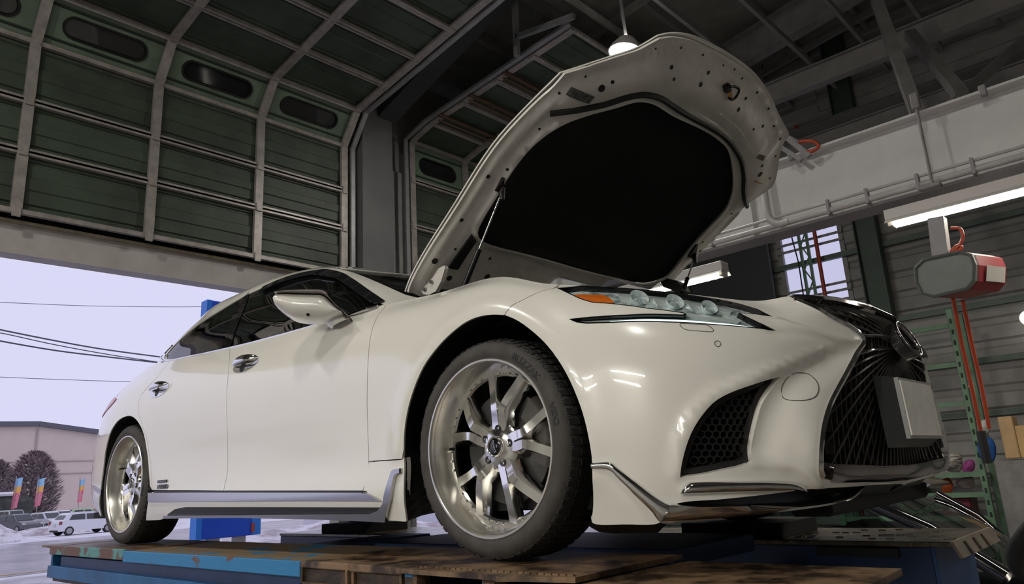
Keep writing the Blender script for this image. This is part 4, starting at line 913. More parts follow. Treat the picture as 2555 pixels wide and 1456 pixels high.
def wheel(x, y, rot, flip=False, full=True):
    t = link('tyre', WME['tyre'], car); t.location = (x, y, .3565); s = -1 if flip else 1
    t.rotation_euler = (0, math.radians(rot), 0)
    if flip: t.rotation_euler = (0, math.radians(rot), math.pi)
    for k in ('tread_blocks', 'shoulder_ribs'): link(k, WME[k], t)['kind'] = 'stuff'
    link('tyre_lettering', TLM, t); link('tyre_lettering', TLM2, t)
    rm = link('rim', WME['rim'], car); rm.location = t.location; rm.rotation_euler = t.rotation_euler
    for k in ('rim_lip', 'rim_flange', 'hub'): link(k, WME[k], rm)
    for p in range(5):
        for sg in (1, -1):
            o = link('spoke', SPK[sg], rm); o.rotation_euler = (0, math.radians(72*p), 0)
        a = math.radians(72*p); l = link('lug_hole', lug, rm); l.location = (.058*math.sin(a), -.003, .058*math.cos(a))
    rv_ = link('rim_rivets', RIVM, rm); rv_['kind'] = 'stuff'; link('centre_cap', capm, rm); link('cap_ring', capr, rm); o = link('cap_lettering', CAPT, rm); o.rotation_euler = (0, math.radians(72), 0)
    vl = link('valve_stem', MB().tube([(0, .066, .232), (0, .045, .226), (0, .035, .222)], [.006, .005, .004], 8).mesh('valve_stem', BLACKPL, 40), rm); vl.rotation_euler = (0, math.radians(262), 0)
    d = link('brake_disc', disc, car); d.location = t.location; d.rotation_euler = (0, 0, math.pi if flip else 0)
    c = link('brake_caliper', CALM, car); c.location = t.location; c.rotation_euler = (0, 0, math.pi if flip else 0)
wheel(0, -.925, 10); wheel(-3.125, -.925, 33)
wheel(0, .925, 50, True); wheel(-3.125, .925, 5, True)
# wheel wells: liners from the arch edge to the inner tub
for wx, r, arch in ((.035, .452, ARCH_F[::-1]), (-3.085, .405, ARCH_R)):
    n_a = len(arch); Na = BODY.normal(arch); Pa = BODY.pos(arch)-Na*.006; an = np.linspace(math.pi+.42, -.42, n_a)
    tub = lambda yy, k=1.0: np.array([(wx+r*k*math.cos(t), -yy, .352+r*k*math.sin(t)) for t in an])
    rows = [Pa, Pa*.5+tub(.80, 1.06)*.5, tub(.74, 1.08), tub(.57, 1.08)]
    mb = MB().grid(np.array(rows)); mb.add(rows[-1], [tuple(range(n_a))]); w0 = obj('wheel_well', mb, mat('well_liner', (.006, .006, .006), rough=.9), car)
    w1 = w0.copy(); COL.objects.link(w1); w1.scale = (1, -1, 1)
    obj('axle', MB().tube([(wx, -.75, .34), (wx, .75, .34)], .05, 10), BLACKPL, car)
# floor pan and dark cabin
obj('floor_pan', MB().box((-4.0, -.80, .15), (.55, .80, .19)), mat('underbody', (.01, .01, .01), rough=.9), car)
obj('engine_cover', MB().box((-.45, -.52, .60), (.46, .52, .74), .03), mat('engine_black', (.01, .01, .01), rough=.6), car)
# cabin: seats, dashboard and steering wheel behind the dark glass
SEAT = mat('cabin_leather', (.05, .048, .045), rough=.5)
for x, ys in ((-1.55, (-.38, .38)), (-2.55, (-.38, .38))):
    for y in ys:
        s_ = obj('seat', MB().box((x-.05, y-.25, .32), (x+.48, y+.25, .52), .06), SEAT, car)
        obj('seat_back', MB().prism([(x-.02, y-.24, .50), (x+.12, y-.24, .50), (x-.10, y-.20, 1.06), (x-.20, y-.20, 1.05)], (0, .46, 0)), SEAT, s_); obj('headrest', MB().box((x-.22, y-.13, 1.08), (x-.11, y+.13, 1.25), .04), SEAT, s_)
obj('dashboard', MB().box((-.95, -.70, .62), (-.55, .70, .93), .08), SEAT, car)
obj('steering_wheel', MB().tube([(-1.02+.07*math.sin(t), -.38+.18*math.cos(t), .90+.17*math.sin(t)) for t in np.linspace(0, 2*math.pi, 24, endpoint=False)], .014, 8, closed=True), SEAT, car, 60)
# ---- raised bonnet: outer skin, pressed inner frame, black insulation, seal, struts and hinges
zex = np.array([-.72, -.60, -.56, -.22, 0, .19, .335, .5, .6, .72, .85]); zez = np.array([.84, .965, 1.01, 1.29, 1.455, 1.547, 1.598, 1.668, 1.713, 1.757, 1.80])
def skin_z(x, y):
    c = .035+.045*np.clip((x+.1)/.75, 0, 1)**2
    return hermite_w(np.atleast_1d(x), zex)@zez+c*(1-(y/.82)**2)
HX, HY = np.meshgrid(np.linspace(-.66, .82, 26), np.linspace(-.95, .95, 33), indexing='ij')
def skin_net(): return np.stack([HX, HY, np.array([skin_z(x, y) for x, y in zip(HX, HY)])], -1)
SKIN = Surf(skin_net(), (.4, 0, -.8))
mz7 = lambda a, b: (1000+a/2.141, 80+b/2.141)
OUTL = [mz7(*q) for q in [(32,1395),(60,1320),(300,920),(500,610),(700,390),(860,232),(1110,150),(1265,98),(1385,30),(1450,17),(1550,25),(1680,80),(1800,150),(1900,230),(1980,340),(2020,430),(2050,490),(2083,548),(2040,610),(2000,790),(1980,835),(1840,935),(1700,1080),(1500,1285),(1450,1340)]]
def HK(S, q): return S.inv([mz7(*p) for p in q])
o1 = SKIN.inv(OUTL[:6]); o2 = SKIN.inv(OUTL[5:9]); o3 = SKIN.inv(OUTL[8:18]); o4 = SKIN.inv(OUTL[17:21]); o5 = SKIN.inv(OUTL[20:])
HOOD = np.vstack([sp(o1, 30)[:-1], sp(o2, 16)[:-1], sp(o3, 40)[:-1], sp(o4, 14)[:-1], sp(o5, 30)])
hp = SKIN.base(HOOD)
edge_xy = hp[:, :2]
def inner_net():
    N = skin_net(); q = N[:, :, :2].reshape(-1, 2); d = np.full(len(q), 1e9)
    for a, b in zip(edge_xy[:-1], edge_xy[1:]):
        ab = b-a; t = np.clip(((q-a)@ab)/(ab@ab+1e-12), 0, 1); d = np.minimum(d, np.linalg.norm(q-(a+t[:, None]*ab), axis=1))
    N[:, :, 2] -= np.where(in_poly(q, edge_xy), .052*(1-np.exp(-(d/.085)**2)), 0).reshape(N.shape[:2]); return N
INN = Surf(inner_net(), (.4, 0, -.8))
HPAINT = mat('bonnet_inner_paint', (.72, .685, .64), rough=.33, coat=.3, var=.12, scale=6, bump=.35, bscale=16)
hood = panel('bonnet', SKIN, HOOD, [], PAINT, car, step=.05, thick=.006, gap=0, off=-.012, back=True)
INS = np.vstack([spline(HK(INN, [(405,1060),(440,980),(500,880),(600,720),(700,600),(800,520),(900,465),(1000,430),(1150,390),(1250,362),(1330,370),(1450,440),(1600,510),(1680,560),(1740,620),(1765,720),(1765,850),(1730,940),(1640,1040),(1500,1200),(1420,1300),(1330,1335),(1250,1335),(1000,1275),(700,1190),(500,1140),(430,1110)]), n=110, closed=True)])
INN.ridges += [
 (sp(HK(INN, [(110,1330),(330,960),(500,700),(700,470),(800,380)]), 20), .022, .010, 'soft'),
 (sp(HK(INN, [(60,1360),(300,960),(520,640),(720,410)]), 20), .012, -.004, 'soft'),
 (sp(HK(INN, [(860,330),(1100,290),(1350,250),(1600,330),(1800,470),(1900,620)]), 26), .05, .012, 'soft'),
 (sp(HK(INN, [(1000,190),(1300,110),(1500,70),(1700,130),(1850,240),(1960,400),(2020,540)]), 26), .010, .004, 'soft'),
 (INS, .016, .012, 'soft'),
 (sp(HK(INN, [(1600,1200),(1720,1070),(1800,970)]), 10), .02, .008, 'soft'),
]
frame = panel('bonnet_frame', INN, inset(dense(HOOD, .04), .004), [INS], HPAINT, car, step=.02, thick=.01, gap=0, off=.002)
panel('insulation_pad', INN, INS, [], mat('insulation_black', (.003, .003, .003), rough=.95, bump=.2, bscale=150), frame, step=.05, thick=0, gap=-.006, off=-.014)
sealuv = sp(HK(INN, [(795,425),(900,412),(1000,395),(1100,373),(1200,340),(1300,325),(1380,345),(1450,390),(1550,455),(1650,510),(1720,555),(1780,620),(1815,680),(1830,760),(1830,850),(1845,925)]), 60)
Ns = INN.normal(sealuv)
obj('rubber_seal', MB().sweep(INN.pos(sealuv), [(-.011, -.002), (.011, -.002), (.010, .014), (0, .02), (-.010, .014)], Ns), RUBBER, frame, 50)
fp = HK(INN, [(375,1075),(400,1105),(300,1260),(250,1252)]); panel('foam_strip', INN, fp, [], RUBBER, frame, step=.03, thick=.01, gap=0, off=.012)
sp_ = HK(INN, [(905,285),(1028,335),(998,373),(877,322)]); panel('dark_label', INN, sp_, [], mat('label_dark', (.05, .05, .05), rough=.4, col2=(.16, .16, .16), scale=60), frame, step=.03, thick=.001, gap=0, off=.005)
panel('yellow_label', INN, HK(INN, [(1912,645),(1946,660),(1932,685),(1898,667)]), [], mat('label_yellow', (.06, .05, .03), rough=.4, col2=(.45, .25, .02), scale=90, thr=(.42, .46)), frame, step=.02, thick=.001, gap=0, off=.005)
panel('orange_label', INN, HK(INN, [(1888,787),(1930,806),(1928,811),(1885,792)]), [], mat('label_orange', (.5, .2, .05), rough=.4), frame, step=.02, thick=.001, gap=0, off=.005)
HOL = mat('hole_dark', (.012, .011, .01), rough=.8)
for cx, cy, r in [(983,233,5),(1063,293,15),(1122,260,8),(844,315,6),(1440,185,9),(1448,243,7),(1592,275,10),(1640,215,8),(1795,408,9),(1840,352,7),(1612,120,5),(1492,80,5),(1720,175,5),(1780,197,4),(1820,245,5),(1900,320,5),(1960,405,5),(1990,500,5),(1930,500,7),(1875,512,6),(2025,568,6),(1928,713,7),(1918,758,12),(1970,778,5),(1765,968,6),(740,515,6),(568,730,7),(463,765,9),(322,997,9),(180,1215,14),(290,1157,6),(460,1305,14),(475,1207,7),(1597,1167,6),(1612,1120,5),(258,1312,13),(1358,87,4),(2000,660,5)]:
    u_ = HK(INN, [(cx, cy)])[0]; p = INN.pos(u_[None])[0]; n = INN.normal(u_[None])[0]; rr = r/2.141/FL*np.linalg.norm(p-CAM)*1.25
    obj('access_hole', MB().lathe([(.0003, .0035), (rr, .0035), (rr*1.05, .001)], p, n, 14), HOL, frame)
def hpt(a, b, off=0.0):
    u_ = HK(INN, [(a, b)])[0]; return INN.pos(u_[None])[0]+INN.normal(u_[None])[0]*off
# latch striker
lat = [hpt(a, b, .022) for a, b in [(1735,280),(1765,282),(1785,300),(1770,330),(1745,350),(1722,342)]]
la = obj('latch_striker', MB().tube(spline(np.array(lat), n=20), .006, 8), GLOSSBLK, frame, 60)
obj('latch_plate', MB().prism([hpt(a, b, .002) for a, b in [(1712,285),(1740,268),(1752,300),(1742,325),(1720,318)]], INN.normal(HK(INN, [(1735, 300)]))[0]*.012), GLOSSBLK, frame)
obj('latch_tag', MB().prism([hpt(a, b, .012) for a, b in [(1728,320),(1748,312),(1750,345),(1732,352)]], INN.normal(HK(INN, [(1735, 330)]))[0]*.004), mat('label_amber', (.55, .27, .02), rough=.5), frame)
# gas struts
STB = mat('strut_black', (.012, .013, .015), rough=.25)
for k, (tx_, bx_) in enumerate((((525, 835), (322, 1400)), ((1555, 1190), (1503, 1400)))):
    top = hpt(*tx_, .02); sy = -1 if k == 0 else 1
    bot = np.array([at(*mz7(*bx_), 'y', -.72 if k == 0 else .72)])[0]; mid = top*.45+bot*.55 if k == 0 else top*.45+bot*.55
    st_ = obj('gas_strut', MB().tube([mid, bot], .0115, 12), STB, car, 60)
    obj('strut_rod', MB().tube([top, mid], .004, 8), CHROME, st_, 60)
    obj('strut_socket', MB().tube([top+[0, 0, -.03], top, top+[.012, 0, .02]], [.010, .014, .006], 10), BLACKPL, st_, 60)
    obj('strut_bracket', MB().prism([hpt(tx_[0]-25, tx_[1]+5, .004), hpt(tx_[0]+10, tx_[1]+15, .004), hpt(tx_[0]+25, tx_[1]-65, .004), hpt(tx_[0]+12, tx_[1]-65, .004)], INN.normal(HK(INN, [tx_]))[0]*.008), BLACKPL, st_)
# hinges
for k in (0, 1):
    hq = [(232,1245),(200,1262),(170,1310),(140,1345),(112,1362),(105,1380),(120,1400),(150,1402),(185,1385),(215,1330),(235,1262)]
    hv = [at(*mz7(*p), 'y', -.735) for p in hq]
    if k: hv = [(p[0], -p[1], p[2]) for p in hv]
    hg = obj('bonnet_hinge', MB().prism(hv, (0, .02 if k == 0 else -.02, 0)), PAINT, car)
    for a, b in ((130, 1375), (165, 1335)):
        c = at(*mz7(a, b), 'y', -.738); c = c if k == 0 else np.array([c[0], -c[1], c[2]])
        obj('hinge_bolt', MB().lathe([(.0005, .008), (.007, .008), (.009, 0)], c, (0, -1 if k == 0 else 1, 0), 10), SATIN, hg)
# cowl between bonnet and windscreen, inner wing edges
obj('cowl_panel', MB().grid(np.array([[(-.62+.25*(1-(y/.8)**2), y, .965+.02*(1-(y/.8)**2)) for y in np.linspace(-.79, .79, 14)], [(-.48+.22*(1-(y/.8)**2), y, .93) for y in np.linspace(-.79, .79, 14)], [(-.40, y, .80) for y in np.linspace(-.79, .79, 14)]])), BLACKPL, car)
for sy in (-1, 1):
    e = BODY.base(np.stack([np.linspace(FD_F[0, 0]+.05, us-.02, 24), np.full(24, VM)], 1)); e[:, 1] *= -sy
    obj('inner_wing', MB().grid(np.array([e+[0, 0, -.002], e+[0, -.05*sy, -.02], np.stack([e[:, 0], e[:, 1]-.09*sy, e[:, 2]-.16], 1)])), BLACKPL, car)
bt_ = [at(x, y, 'y', .70) for x, y in ((1645, 697), (1662, 693), (1690, 700), (1704, 724), (1690, 728), (1655, 716))]
obj('strut_tower_cover', MB().prism(bt_, (0, .08, 0)), mat('cover_black', (.014, .013, .013), rough=.5), car)
# ---- blue wheel lift
def paint_rust(name, base, rust, scale, thr, rough=.5, col3=None, stretch=(1, 1, 1), wear=None):
    m = mat(name, base, rough=rough, col2=rust, scale=scale, thr=thr, bump=.15, bscale=50, stretch=stretch)
    return m
BLUE = paint_rust('lift_blue_paint', (.022, .19, .42), (.13, .055, .022), 4.5, (.40, .415), stretch=(1, 1, 2.0))
BLUED = mat('lift_navy_web', (.010, .035, .11), rough=.5, var=.2, scale=6)
BLUEM = mat('lift_mid_blue', (.012, .10, .26), rough=.5, var=.25, scale=5)
RUST = mat('rusty_tread_plate', (.21, .13, .07), rough=.45, col2=(.03, .018, .010), scale=8.5, thr=(.40, .60), bump=.35, bscale=45, rvar=.25)
RUSTB = mat('rust_and_blue_plate', (.24, .17, .10), rough=.5, col2=(.03, .20, .40), scale=6, thr=(.41, .43), bump=.3, bscale=45)
RUSTD = mat('dark_rust', (.075, .045, .026), rough=.6, col2=(.02, .014, .01), scale=9, bump=.3, bscale=60)
lift = thing('car_lift', 'blue rusty drive-on car lift carrying the white sedan', 'car lift', (0, 0, FZ))
LZ = -FZ
def lb(name, a, b, m, bev=.003): return obj(name, MB().box((a[0], a[1], a[2]+LZ), (b[0], b[1], b[2]+LZ), bev), m, lift)
# near runway
lb('runway_plate', (-3.88, -1.065, -.035), (-2.62, -.55, -.002), RUST)
lb('runway_plate', (-2.60, -1.065, -.035), (-.90, -.55, -.004), RUSTB)
lb('runway_rail', (-2.62, -1.083, -.058), (-.86, -1.065, -.002), BLUE)
lb('runway_rail', (-3.88, -1.083, -.050), (-2.62, -1.065, .004), paint_rust('lift_flaking_paint', (.09, .27, .26), (.12, .055, .025), 7, (.53, .58)))
lb('runway_web', (-3.75, -1.05, -.15), (.95, -1.035, -.06), BLUED)
lb('runway_lower_rail', (-3.89, -1.083, -.19), (-.30, -1.055, -.118), BLUEM)
lb('runway_base', (-3.83, -1.065, -.21), (.95, -.55, -.185), RUSTD)
lb('runway_end', (-3.90, -1.065, -.19), (-3.87, -.55, -.01), BLUEM)
lb('runway_inner_web', (-3.83, -.57, -.19), (.95, -.55, -.03), BLUED)
obj('ramp_flap', MB().prism([(-3.83, -1.065, .0+LZ), (-4.12, -1.065, .0+LZ), (-4.12, -1.065, -.012+LZ), (-3.83, -1.065, -.018+LZ)], (0, .55, 0)), RUST, lift)
# slide plates and turn plate under the front wheel
lb('slide_plate', (-.86, -1.08, -.025), (-.545, -.56, .0), RUST, .004)
lb('slide_plate', (-.53, -1.09, -.025), (-.24, -.56, .0), RUST, .004)
for a, b in ((-.85, -.55), (-.525, -.25)):
    lb('slide_box', (a, -1.07, -.075), (b, -1.055, -.026), RUSTD); lb('slide_box_lip', (a, -1.085, -.085), (b, -1.055, -.072), RUST)
    lb('slide_box_side', (b-.012, -1.085, -.085), (b, -1.055, -.02), RUST); lb('slide_box_side', (a, -1.085, -.085), (a+.012, -1.055, -.02), RUST)
lb('stop_block', (-.235, -1.085, -.12), (-.175, -1.025, -.012), RUST); lb('stop_block', (.115, -1.085, -.12), (.165, -1.025, -.012), RUST)
lb('stop_band', (-.23, -1.087, -.028), (-.19, -1.084, -.016), BLUE); lb('stop_band', (.12, -1.087, -.030), (.16, -1.084, -.018), BLUE)
tp_ = [(-.24, -1.115), (.20, -1.125), (.235, -1.145), (.29, -1.12), (.46, -1.085), (.46, -.56), (-.24, -.56)]
obj('turn_plate', MB().prism([(x, y, -.014+LZ) for x, y in tp_], (0, 0, .014)), RUST, lift)
fp_ = [(.27, -1.19), (1.08, -1.02), (1.10, -.98), (1.08, -.56), (.48, -.56), (.42, -1.05)]
obj('front_plate', MB().prism([(x, y, -.035+LZ) for x, y in fp_], (0, 0, .016)), RUST, lift)
for k in range(26):
    x = -.2+.025*k; obj('tread_stud', MB().prism([(x, -1.065, LZ), (x+.02, -1.065, LZ), (x+.02, -1.075, LZ), (x, -1.075, LZ)], (0, 0, .004)), RUST, lift)
# far runway
lb('runway_plate', (-3.9, .55, -.085), (.93, 1.15, -.065), mat('wet_tread_plate', (.17, .125, .08), rough=.22, col2=(.05, .04, .03), scale=7, bump=.5, bscale=35, rvar=.18))
lb('runway_rail', (-3.9, .56, -.30), (.85, .58, -.086), BLUED); lb('runway_rail', (-3.9, 1.12, -.30), (.85, 1.14, -.086), BLUEM)
lb('runway_base', (-3.9, .56, -.32), (.85, 1.14, -.30), BLUED)
lb('runway_end', (.83, .565, -.45), (.862, 1.13, -.086), mat('lift_end_lit_blue', (.016, .07, .22), rough=.45, var=.15, scale=5))  # lit front face: its light is put into a lighter blue than the sides
lb('pad', (.42, .54, -.125), (.74, .56, -.088), BLACKPL)
ESM = mat('end_stop_steel', (.17, .13, .10), rough=.6, var=.3, scale=12)
obj('end_stop', MB().prism([(.925, .53, -.062+LZ), (.935, .53, -.062+LZ), (.962, .53, -.118+LZ), (.950, .53, -.120+LZ)], (0, .64, 0)), ESM, lift)
for y in (.66, .80, .94): obj('stop_rib', MB().prism([(.940, y, -.072+LZ), (.962, y, -.116+LZ), (.968, y, -.112+LZ), (.946, y, -.070+LZ)], (0, .02, 0)), RUSTD, lift)
for x0, x1 in ((-.25, .25), (-3.4, -2.85)): lb('wheel_pad', (x0, .62, -.065), (x1, 1.02, -.001), mat('pad_black', (.004, .004, .004), rough=.95))
for k in range(26):
    x, y = .25+.65*random.random(), .60+.5*random.random(); obj('tread_stud', MB().prism([(x, y, -.065+LZ), (x+.03, y, -.065+LZ), (x+.03, y+.012, -.065+LZ), (x, y+.012, -.065+LZ)], (0, 0, .005)), SATIN, lift)
# jack beam between the runways and legs underneath
lb('jack_beam', (-2.3, -.52, -.16), (-2.0, .52, -.05), BLUED); lb('jack_beam', (-1.6, -.2, -.10), (.2, .45, -.03), BLUED)
lb('cross_member', (-3.4, -1.0, -.30), (-3.2, 1.1, -.20), BLUED); lb('cross_member', (.2, -1.0, -.30), (.4, 1.1, -.20), BLUED)
for x in (-3.3, .3):
    for y in (-.85, .85): obj('lift_leg', MB().box((x-.10, y-.10, 0), (x+.10, y+.10, LZ-.2), .01), BLUEM, lift)
# ---- white crane girder along the bay
gz0, gz1, gy = 2.36, 3.07, 4.05
gir = thing('crane_girder', 'long white painted steel girder crossing behind the bonnet', 'girder', (0, gy, gz0))
obj('girder_web', MB().box((-5.9, -.01, .02), (9.5, .03, gz1-gz0-.02)), WSTEEL, gir)
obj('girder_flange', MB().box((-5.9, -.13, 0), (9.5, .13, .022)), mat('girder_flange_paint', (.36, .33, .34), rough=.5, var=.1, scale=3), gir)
obj('girder_flange', MB().box((-5.9, -.13, gz1-gz0-.022), (9.5, .13, gz1-gz0)), WSTEEL, gir)
for x in (-3.6, -1.1, 2.2, 4.6): obj('girder_stiffener', MB().box((x-.006, -.12, .022), (x+.006, -.01, gz1-gz0-.022)), WSTEEL, gir)
PIPE = mat('white_pipe_paint', (.52, .50, .49), rough=.45, var=.12, scale=6)
cp = thing('conduit_pipe', 'white conduit pipe strapped along the lower edge of the girder', 'pipe', (0, gy-.20, gz0+.05))
obj('pipe_run', MB().tube([(-2.2, 0, 0), (-.70, 0, 0), (6, 0, 0)], .028, 12), PIPE, cp, 60)
obj('pipe_run', MB().tube([(-2.2, 0, .075), (6, 0, .075)], .014, 8), PIPE, cp, 60)
obj('pipe_bend', MB().tube(spline(np.array([(-.92, .03, .62), (-.92, .03, .35), (-.90, .0, .10), (-.82, -.02, .0), (-.72, -.01, 0)]), n=20), .032, 10), PIPE, cp, 60)
for x in (-1.5, -.35, -.02, .38, .78, 1.2): obj('pipe_strap', MB().box((x-.012, -.035, -.04), (x+.012, .035, .095)), STEEL, cp)
cc = thing('girder_clamp', 'dark clamp and drop rod gripping the white girder', 'clamp', (.50, gy-.30, gz0))
obj('clamp_rod', MB().tube([(0, 0, .72), (0, -.01, .2), (0, -.02, -.02)], .012, 8), STEELD, cc, 60)
obj('clamp_jaw', MB().box((-.03, -.03, .66), (.03, .06, .80), .008), STEELD, cc)
obj('clamp_foot', MB().box((-.10, -.05, -.04), (.06, .04, -.01), .005), STEELD, cc)
for k, x in enumerate((-.63, .95)):
    tag(obj('girder_clip', MB().box((x-.025, gy-.16, gz1-.06), (x+.025, gy-.10, gz1+.03), .006), STEEL), ['small steel clip on the girder top beside the bonnet edge', 'small steel clip on the girder top at the right frame edge'][k], 'clip', 'girder clips')
# air hose fitting and red loop at the far bonnet corner
hb = thing('hose_bracket', 'steel bracket with red air hose loop on top of the girder', 'bracket', tuple(at(2000, 368, 'y', 3.87)))
bb = np.array(hb.location)
obj('bracket_arm', MB().bar(at(1960, 340, 'y', 3.86)-bb, at(2020, 390, 'y', 3.88)-bb, .05, .05), STEEL, hb)
obj('bracket_arm', MB().bar(at(1945, 365, 'y', 3.87)-bb, at(2000, 400, 'y', 3.88)-bb, .04, .04), STEEL, hb)
REDH = mat('red_hose_rubber', (.48, .075, .03), rough=.35)
obj('hose_loop', MB().tube(spline(np.array([at(*p, 'y', 3.87)-bb for p in ((1985, 356), (2010, 352), (2035, 355), (2042, 366), (2028, 376), (2010, 378))]), n=24), .018, 8), REDH, hb, 60)
obj('hose_fitting', MB().tube([at(1968, 345, 'y', 3.87)-bb, at(1992, 358, 'y', 3.87)-bb], .03, 8), STEEL, hb, 40)
# ---- fluorescent lamps (housing, reflector, glowing tube)
TUBE = emit('fluorescent_tube', (1.0, .955, .86), 200.0)
LAMPW = mat('lamp_housing_white', (.62, .60, .57), rough=.35)
TUBE2 = emit('girder_lamp_tube', (1.0, .93, .80), 75.0)
def fluoro(loc, L, label, group, rotz=0.0, drop=.12, tube=None, arm=0):
    t = thing('fluorescent_lamp', label, 'lamp', loc, rotz, group)
    obj('housing', MB().box((0, -.075, .03), (L, .075, .12), .006), LAMPW, t)
    obj('reflector', MB().prism([(0, -.075, .03), (0, -.11, .0), (0, -.105, .0), (0, -.07, .034)], (L, 0, 0)).prism([(0, .075, .03), (0, .11, 0), (0, .105, 0), (0, .07, .034)], (L, 0, 0)), LAMPW, t)
    for k, y in enumerate((-.038, .038)):
        tb = obj('tube', MB().tube([(.05, y, 0), (L-.05, y, 0)], .0165, 10), tube or TUBE, t, 60)
    for x in (.03, L-.03): obj('lamp_holder', MB().box((x-.02, -.06, -.02), (x+.02, .06, .03), .004), mat('holder_white', (.6, .58, .52), rough=.4), t)
    if drop: obj('hanger', MB().box((L*.5-.03, -.02, .12), (L*.5+.03, .02, .12+drop)), STEEL, t)
    if arm: obj('hanger_arm', MB().box((L*.5-.03, -.02, .10+drop), (L*.5+.03, arm, .12+drop)), STEEL, t)
    return t
# a row along the girder, and the rows over the near side of the bay that light the car
fluoro((.135, 3.70, 2.09), 2.40, 'long twin-tube fluorescent lamp right of the bonnet under the girder', None, 0, .17, TUBE2, .215)
fluoro((-2.55, 3.70, 2.03), 1.22, 'short fluorescent lamp seen below the bonnet far corner', None, 0, .23, TUBE2, .215)
for k, (x, y, z) in enumerate(((-3.2, -8.2, 2.75), (.2, -8.2, 2.75), (-3.2, -11.5, 2.75), (.2, -11.5, 2.75), (3.6, 3.7, 2.09))):
    fluoro((x, y, z), 2.4, ['fluorescent lamp of the row behind the camera, by the rear door', 'fluorescent lamp of the row behind the camera, by the front wheel', 'fluorescent lamp of the farther row behind, by the rear door', 'fluorescent lamp of the farther row behind, by the front wheel', 'fluorescent lamp under the girder right of the frame'][k], 'fluorescent lamps outside the frame', 0, 1.2, TUBE2 if k == 4 else None)
# round floodlight under the roof
FLOODF = emit('flood_face', (1.0, .965, .88), 205.0)
def flood(loc, n_, label, group=None, k=1.0):
    fl = thing('flood_lamp', label, 'lamp', tuple(loc), 0, group); n_ = np.array(n_, float); n_ /= np.linalg.norm(n_)
    obj('lamp_head', MB().lathe([(r*k, h*k) for r, h in ((.05, -.20), (.12, -.19), (.20, -.08), (.24, .0), (.225, .0), (.19, -.05))], (0, 0, 0), n_, 32), LAMPW, fl, 40)
    obj('lamp_face', MB().lathe([(r*k, h*k) for r, h in ((.0005, -.01), (.21, -.012), (.212, -.03))], (0, 0, 0), n_, 32), FLOODF, fl)
    obj('lamp_stem', MB().tube([tuple(-n_*.18*k), (0, 0, 1.0)], .02, 8), STEEL, fl)
flood(at(1560, 130, 'z', 5.0), (-.15, -.12, -.97), 'round blazing floodlight under the roof beside the bonnet tip', None, .85)
flood((1.6, -4.4, 5.9), (-.1, .35, -.95), 'added unseen floodlight under the roof above the camera', 'added floodlights outside the frame')  # unseen floods added to spread broad overhead light over the car
flood((-2.6, -4.0, 5.5), (0, .35, -.95), 'added unseen floodlight under the roof above the rear door', 'added floodlights outside the frame')
# work lamp at the right frame edge
wl = thing('wall_lamp', 'round bright wall lamp at the right frame edge', 'lamp', tuple(at(2566, 792, 'y', 8.4)))
obj('lamp_bowl', MB().lathe([(.03, .14), (.07, .10), (.10, 0), (.09, 0)], (0, 0, 0), (0, 1, 0), 24), LAMPW, wl, 40)
obj('lamp_bulb', MB().lathe([(.0005, -.02), (.06, -.01), (.08, .02)], (0, 0, 0), (0, 1, 0), 24), emit('work_bulb', (1, .97, .9), 45.0), wl, 60)
# ---- ceiling hung cord reel: grey octagonal cover, red body, cords
ry = 2.9
def rp(x, y, d=0): return at(x, y, 'y', ry+d)
reel = thing('hose_reel', 'grey and red octagonal hose reel hanging under the lamp', 'hose reel', tuple(rp(2375, 690))); rb_ = np.array(reel.location)
face = [(2283, 668), (2305, 646), (2395, 627), (2425, 634), (2435, 660), (2433, 700), (2415, 721), (2330, 741), (2300, 733), (2285, 705)]
fv = [rp(*p)-rb_ for p in face]; cfv = np.mean(fv, 0)
dp = np.array([.10, .38, .02])
obj('reel_body', MB().prism([cfv+(p-cfv)*1.0+dp*.06 for p in fv], dp), mat('reel_red', (.30, .02, .03), rough=.4), reel)
obj('reel_cover', MB().prism(fv, dp*.12), mat('reel_grey', (.20, .215, .205), rough=.5, var=.1, scale=8), reel)
obj('cover_rim', MB().tube([cfv+(p-cfv)*.97-dp*.02 for p in fv], .012, 6, closed=True), mat('reel_grey_dark', (.12, .13, .125), rough=.5), reel)
q = [fv[4]+dp*.30, fv[5]+dp*.30, fv[5]+dp*.95, fv[4]+dp*.95]; off = np.array([.012, -.002, 0])
obj('reel_label', MB().prism([p+off for p in q], (.002, 0, 0)), mat('label_white', (.55, .54, .5), rough=.5), reel)
obj('reel_post', MB().bar(rp(2350, 640, .12)-rb_, rp(2338, 545, .12)-rb_, .10, .10), STEEL, reel)
obj('reel_outlet', MB().lathe([(.0005, -.03), (.03, -.03), (.035, 0)], rp(2378, 738, .15)-rb_, (0, 0, 1), 12), BLACKPL, reel)
h1 = [rp(2378, 745, .1), at(2400, 860, 'y', 3.2), at(2425, 970, 'y', 3.3), at(2447, 1075, 'y', 3.4)]
h2 = [rp(2402, 750, .2), at(2425, 860, 'y', 3.3), at(2448, 960, 'y', 3.4), at(2468, 1068, 'y', 3.5)]
for k, h in enumerate((h1, h2)): obj('hanging_hose', MB().tube([p-rb_ for p in spline(np.array(h), n=14)], .013, 8), REDH, reel, 60)
obj('hose_end', MB().tube([h1[-1]-rb_, h1[-1]-rb_+np.array([.0, 0, -.22])], .03, 8), mat('hose_end_dark', (.02, .02, .022), rough=.5), reel)
obj('feed_hose', MB().tube(spline(np.array([rp(*p, .1)-rb_ for p in ((2372, 568), (2395, 570), (2402, 585), (2398, 605), (2385, 620), (2372, 628), (2390, 612), (2400, 618), (2376, 630))]), n=40), .011, 8), REDH, reel, 60)
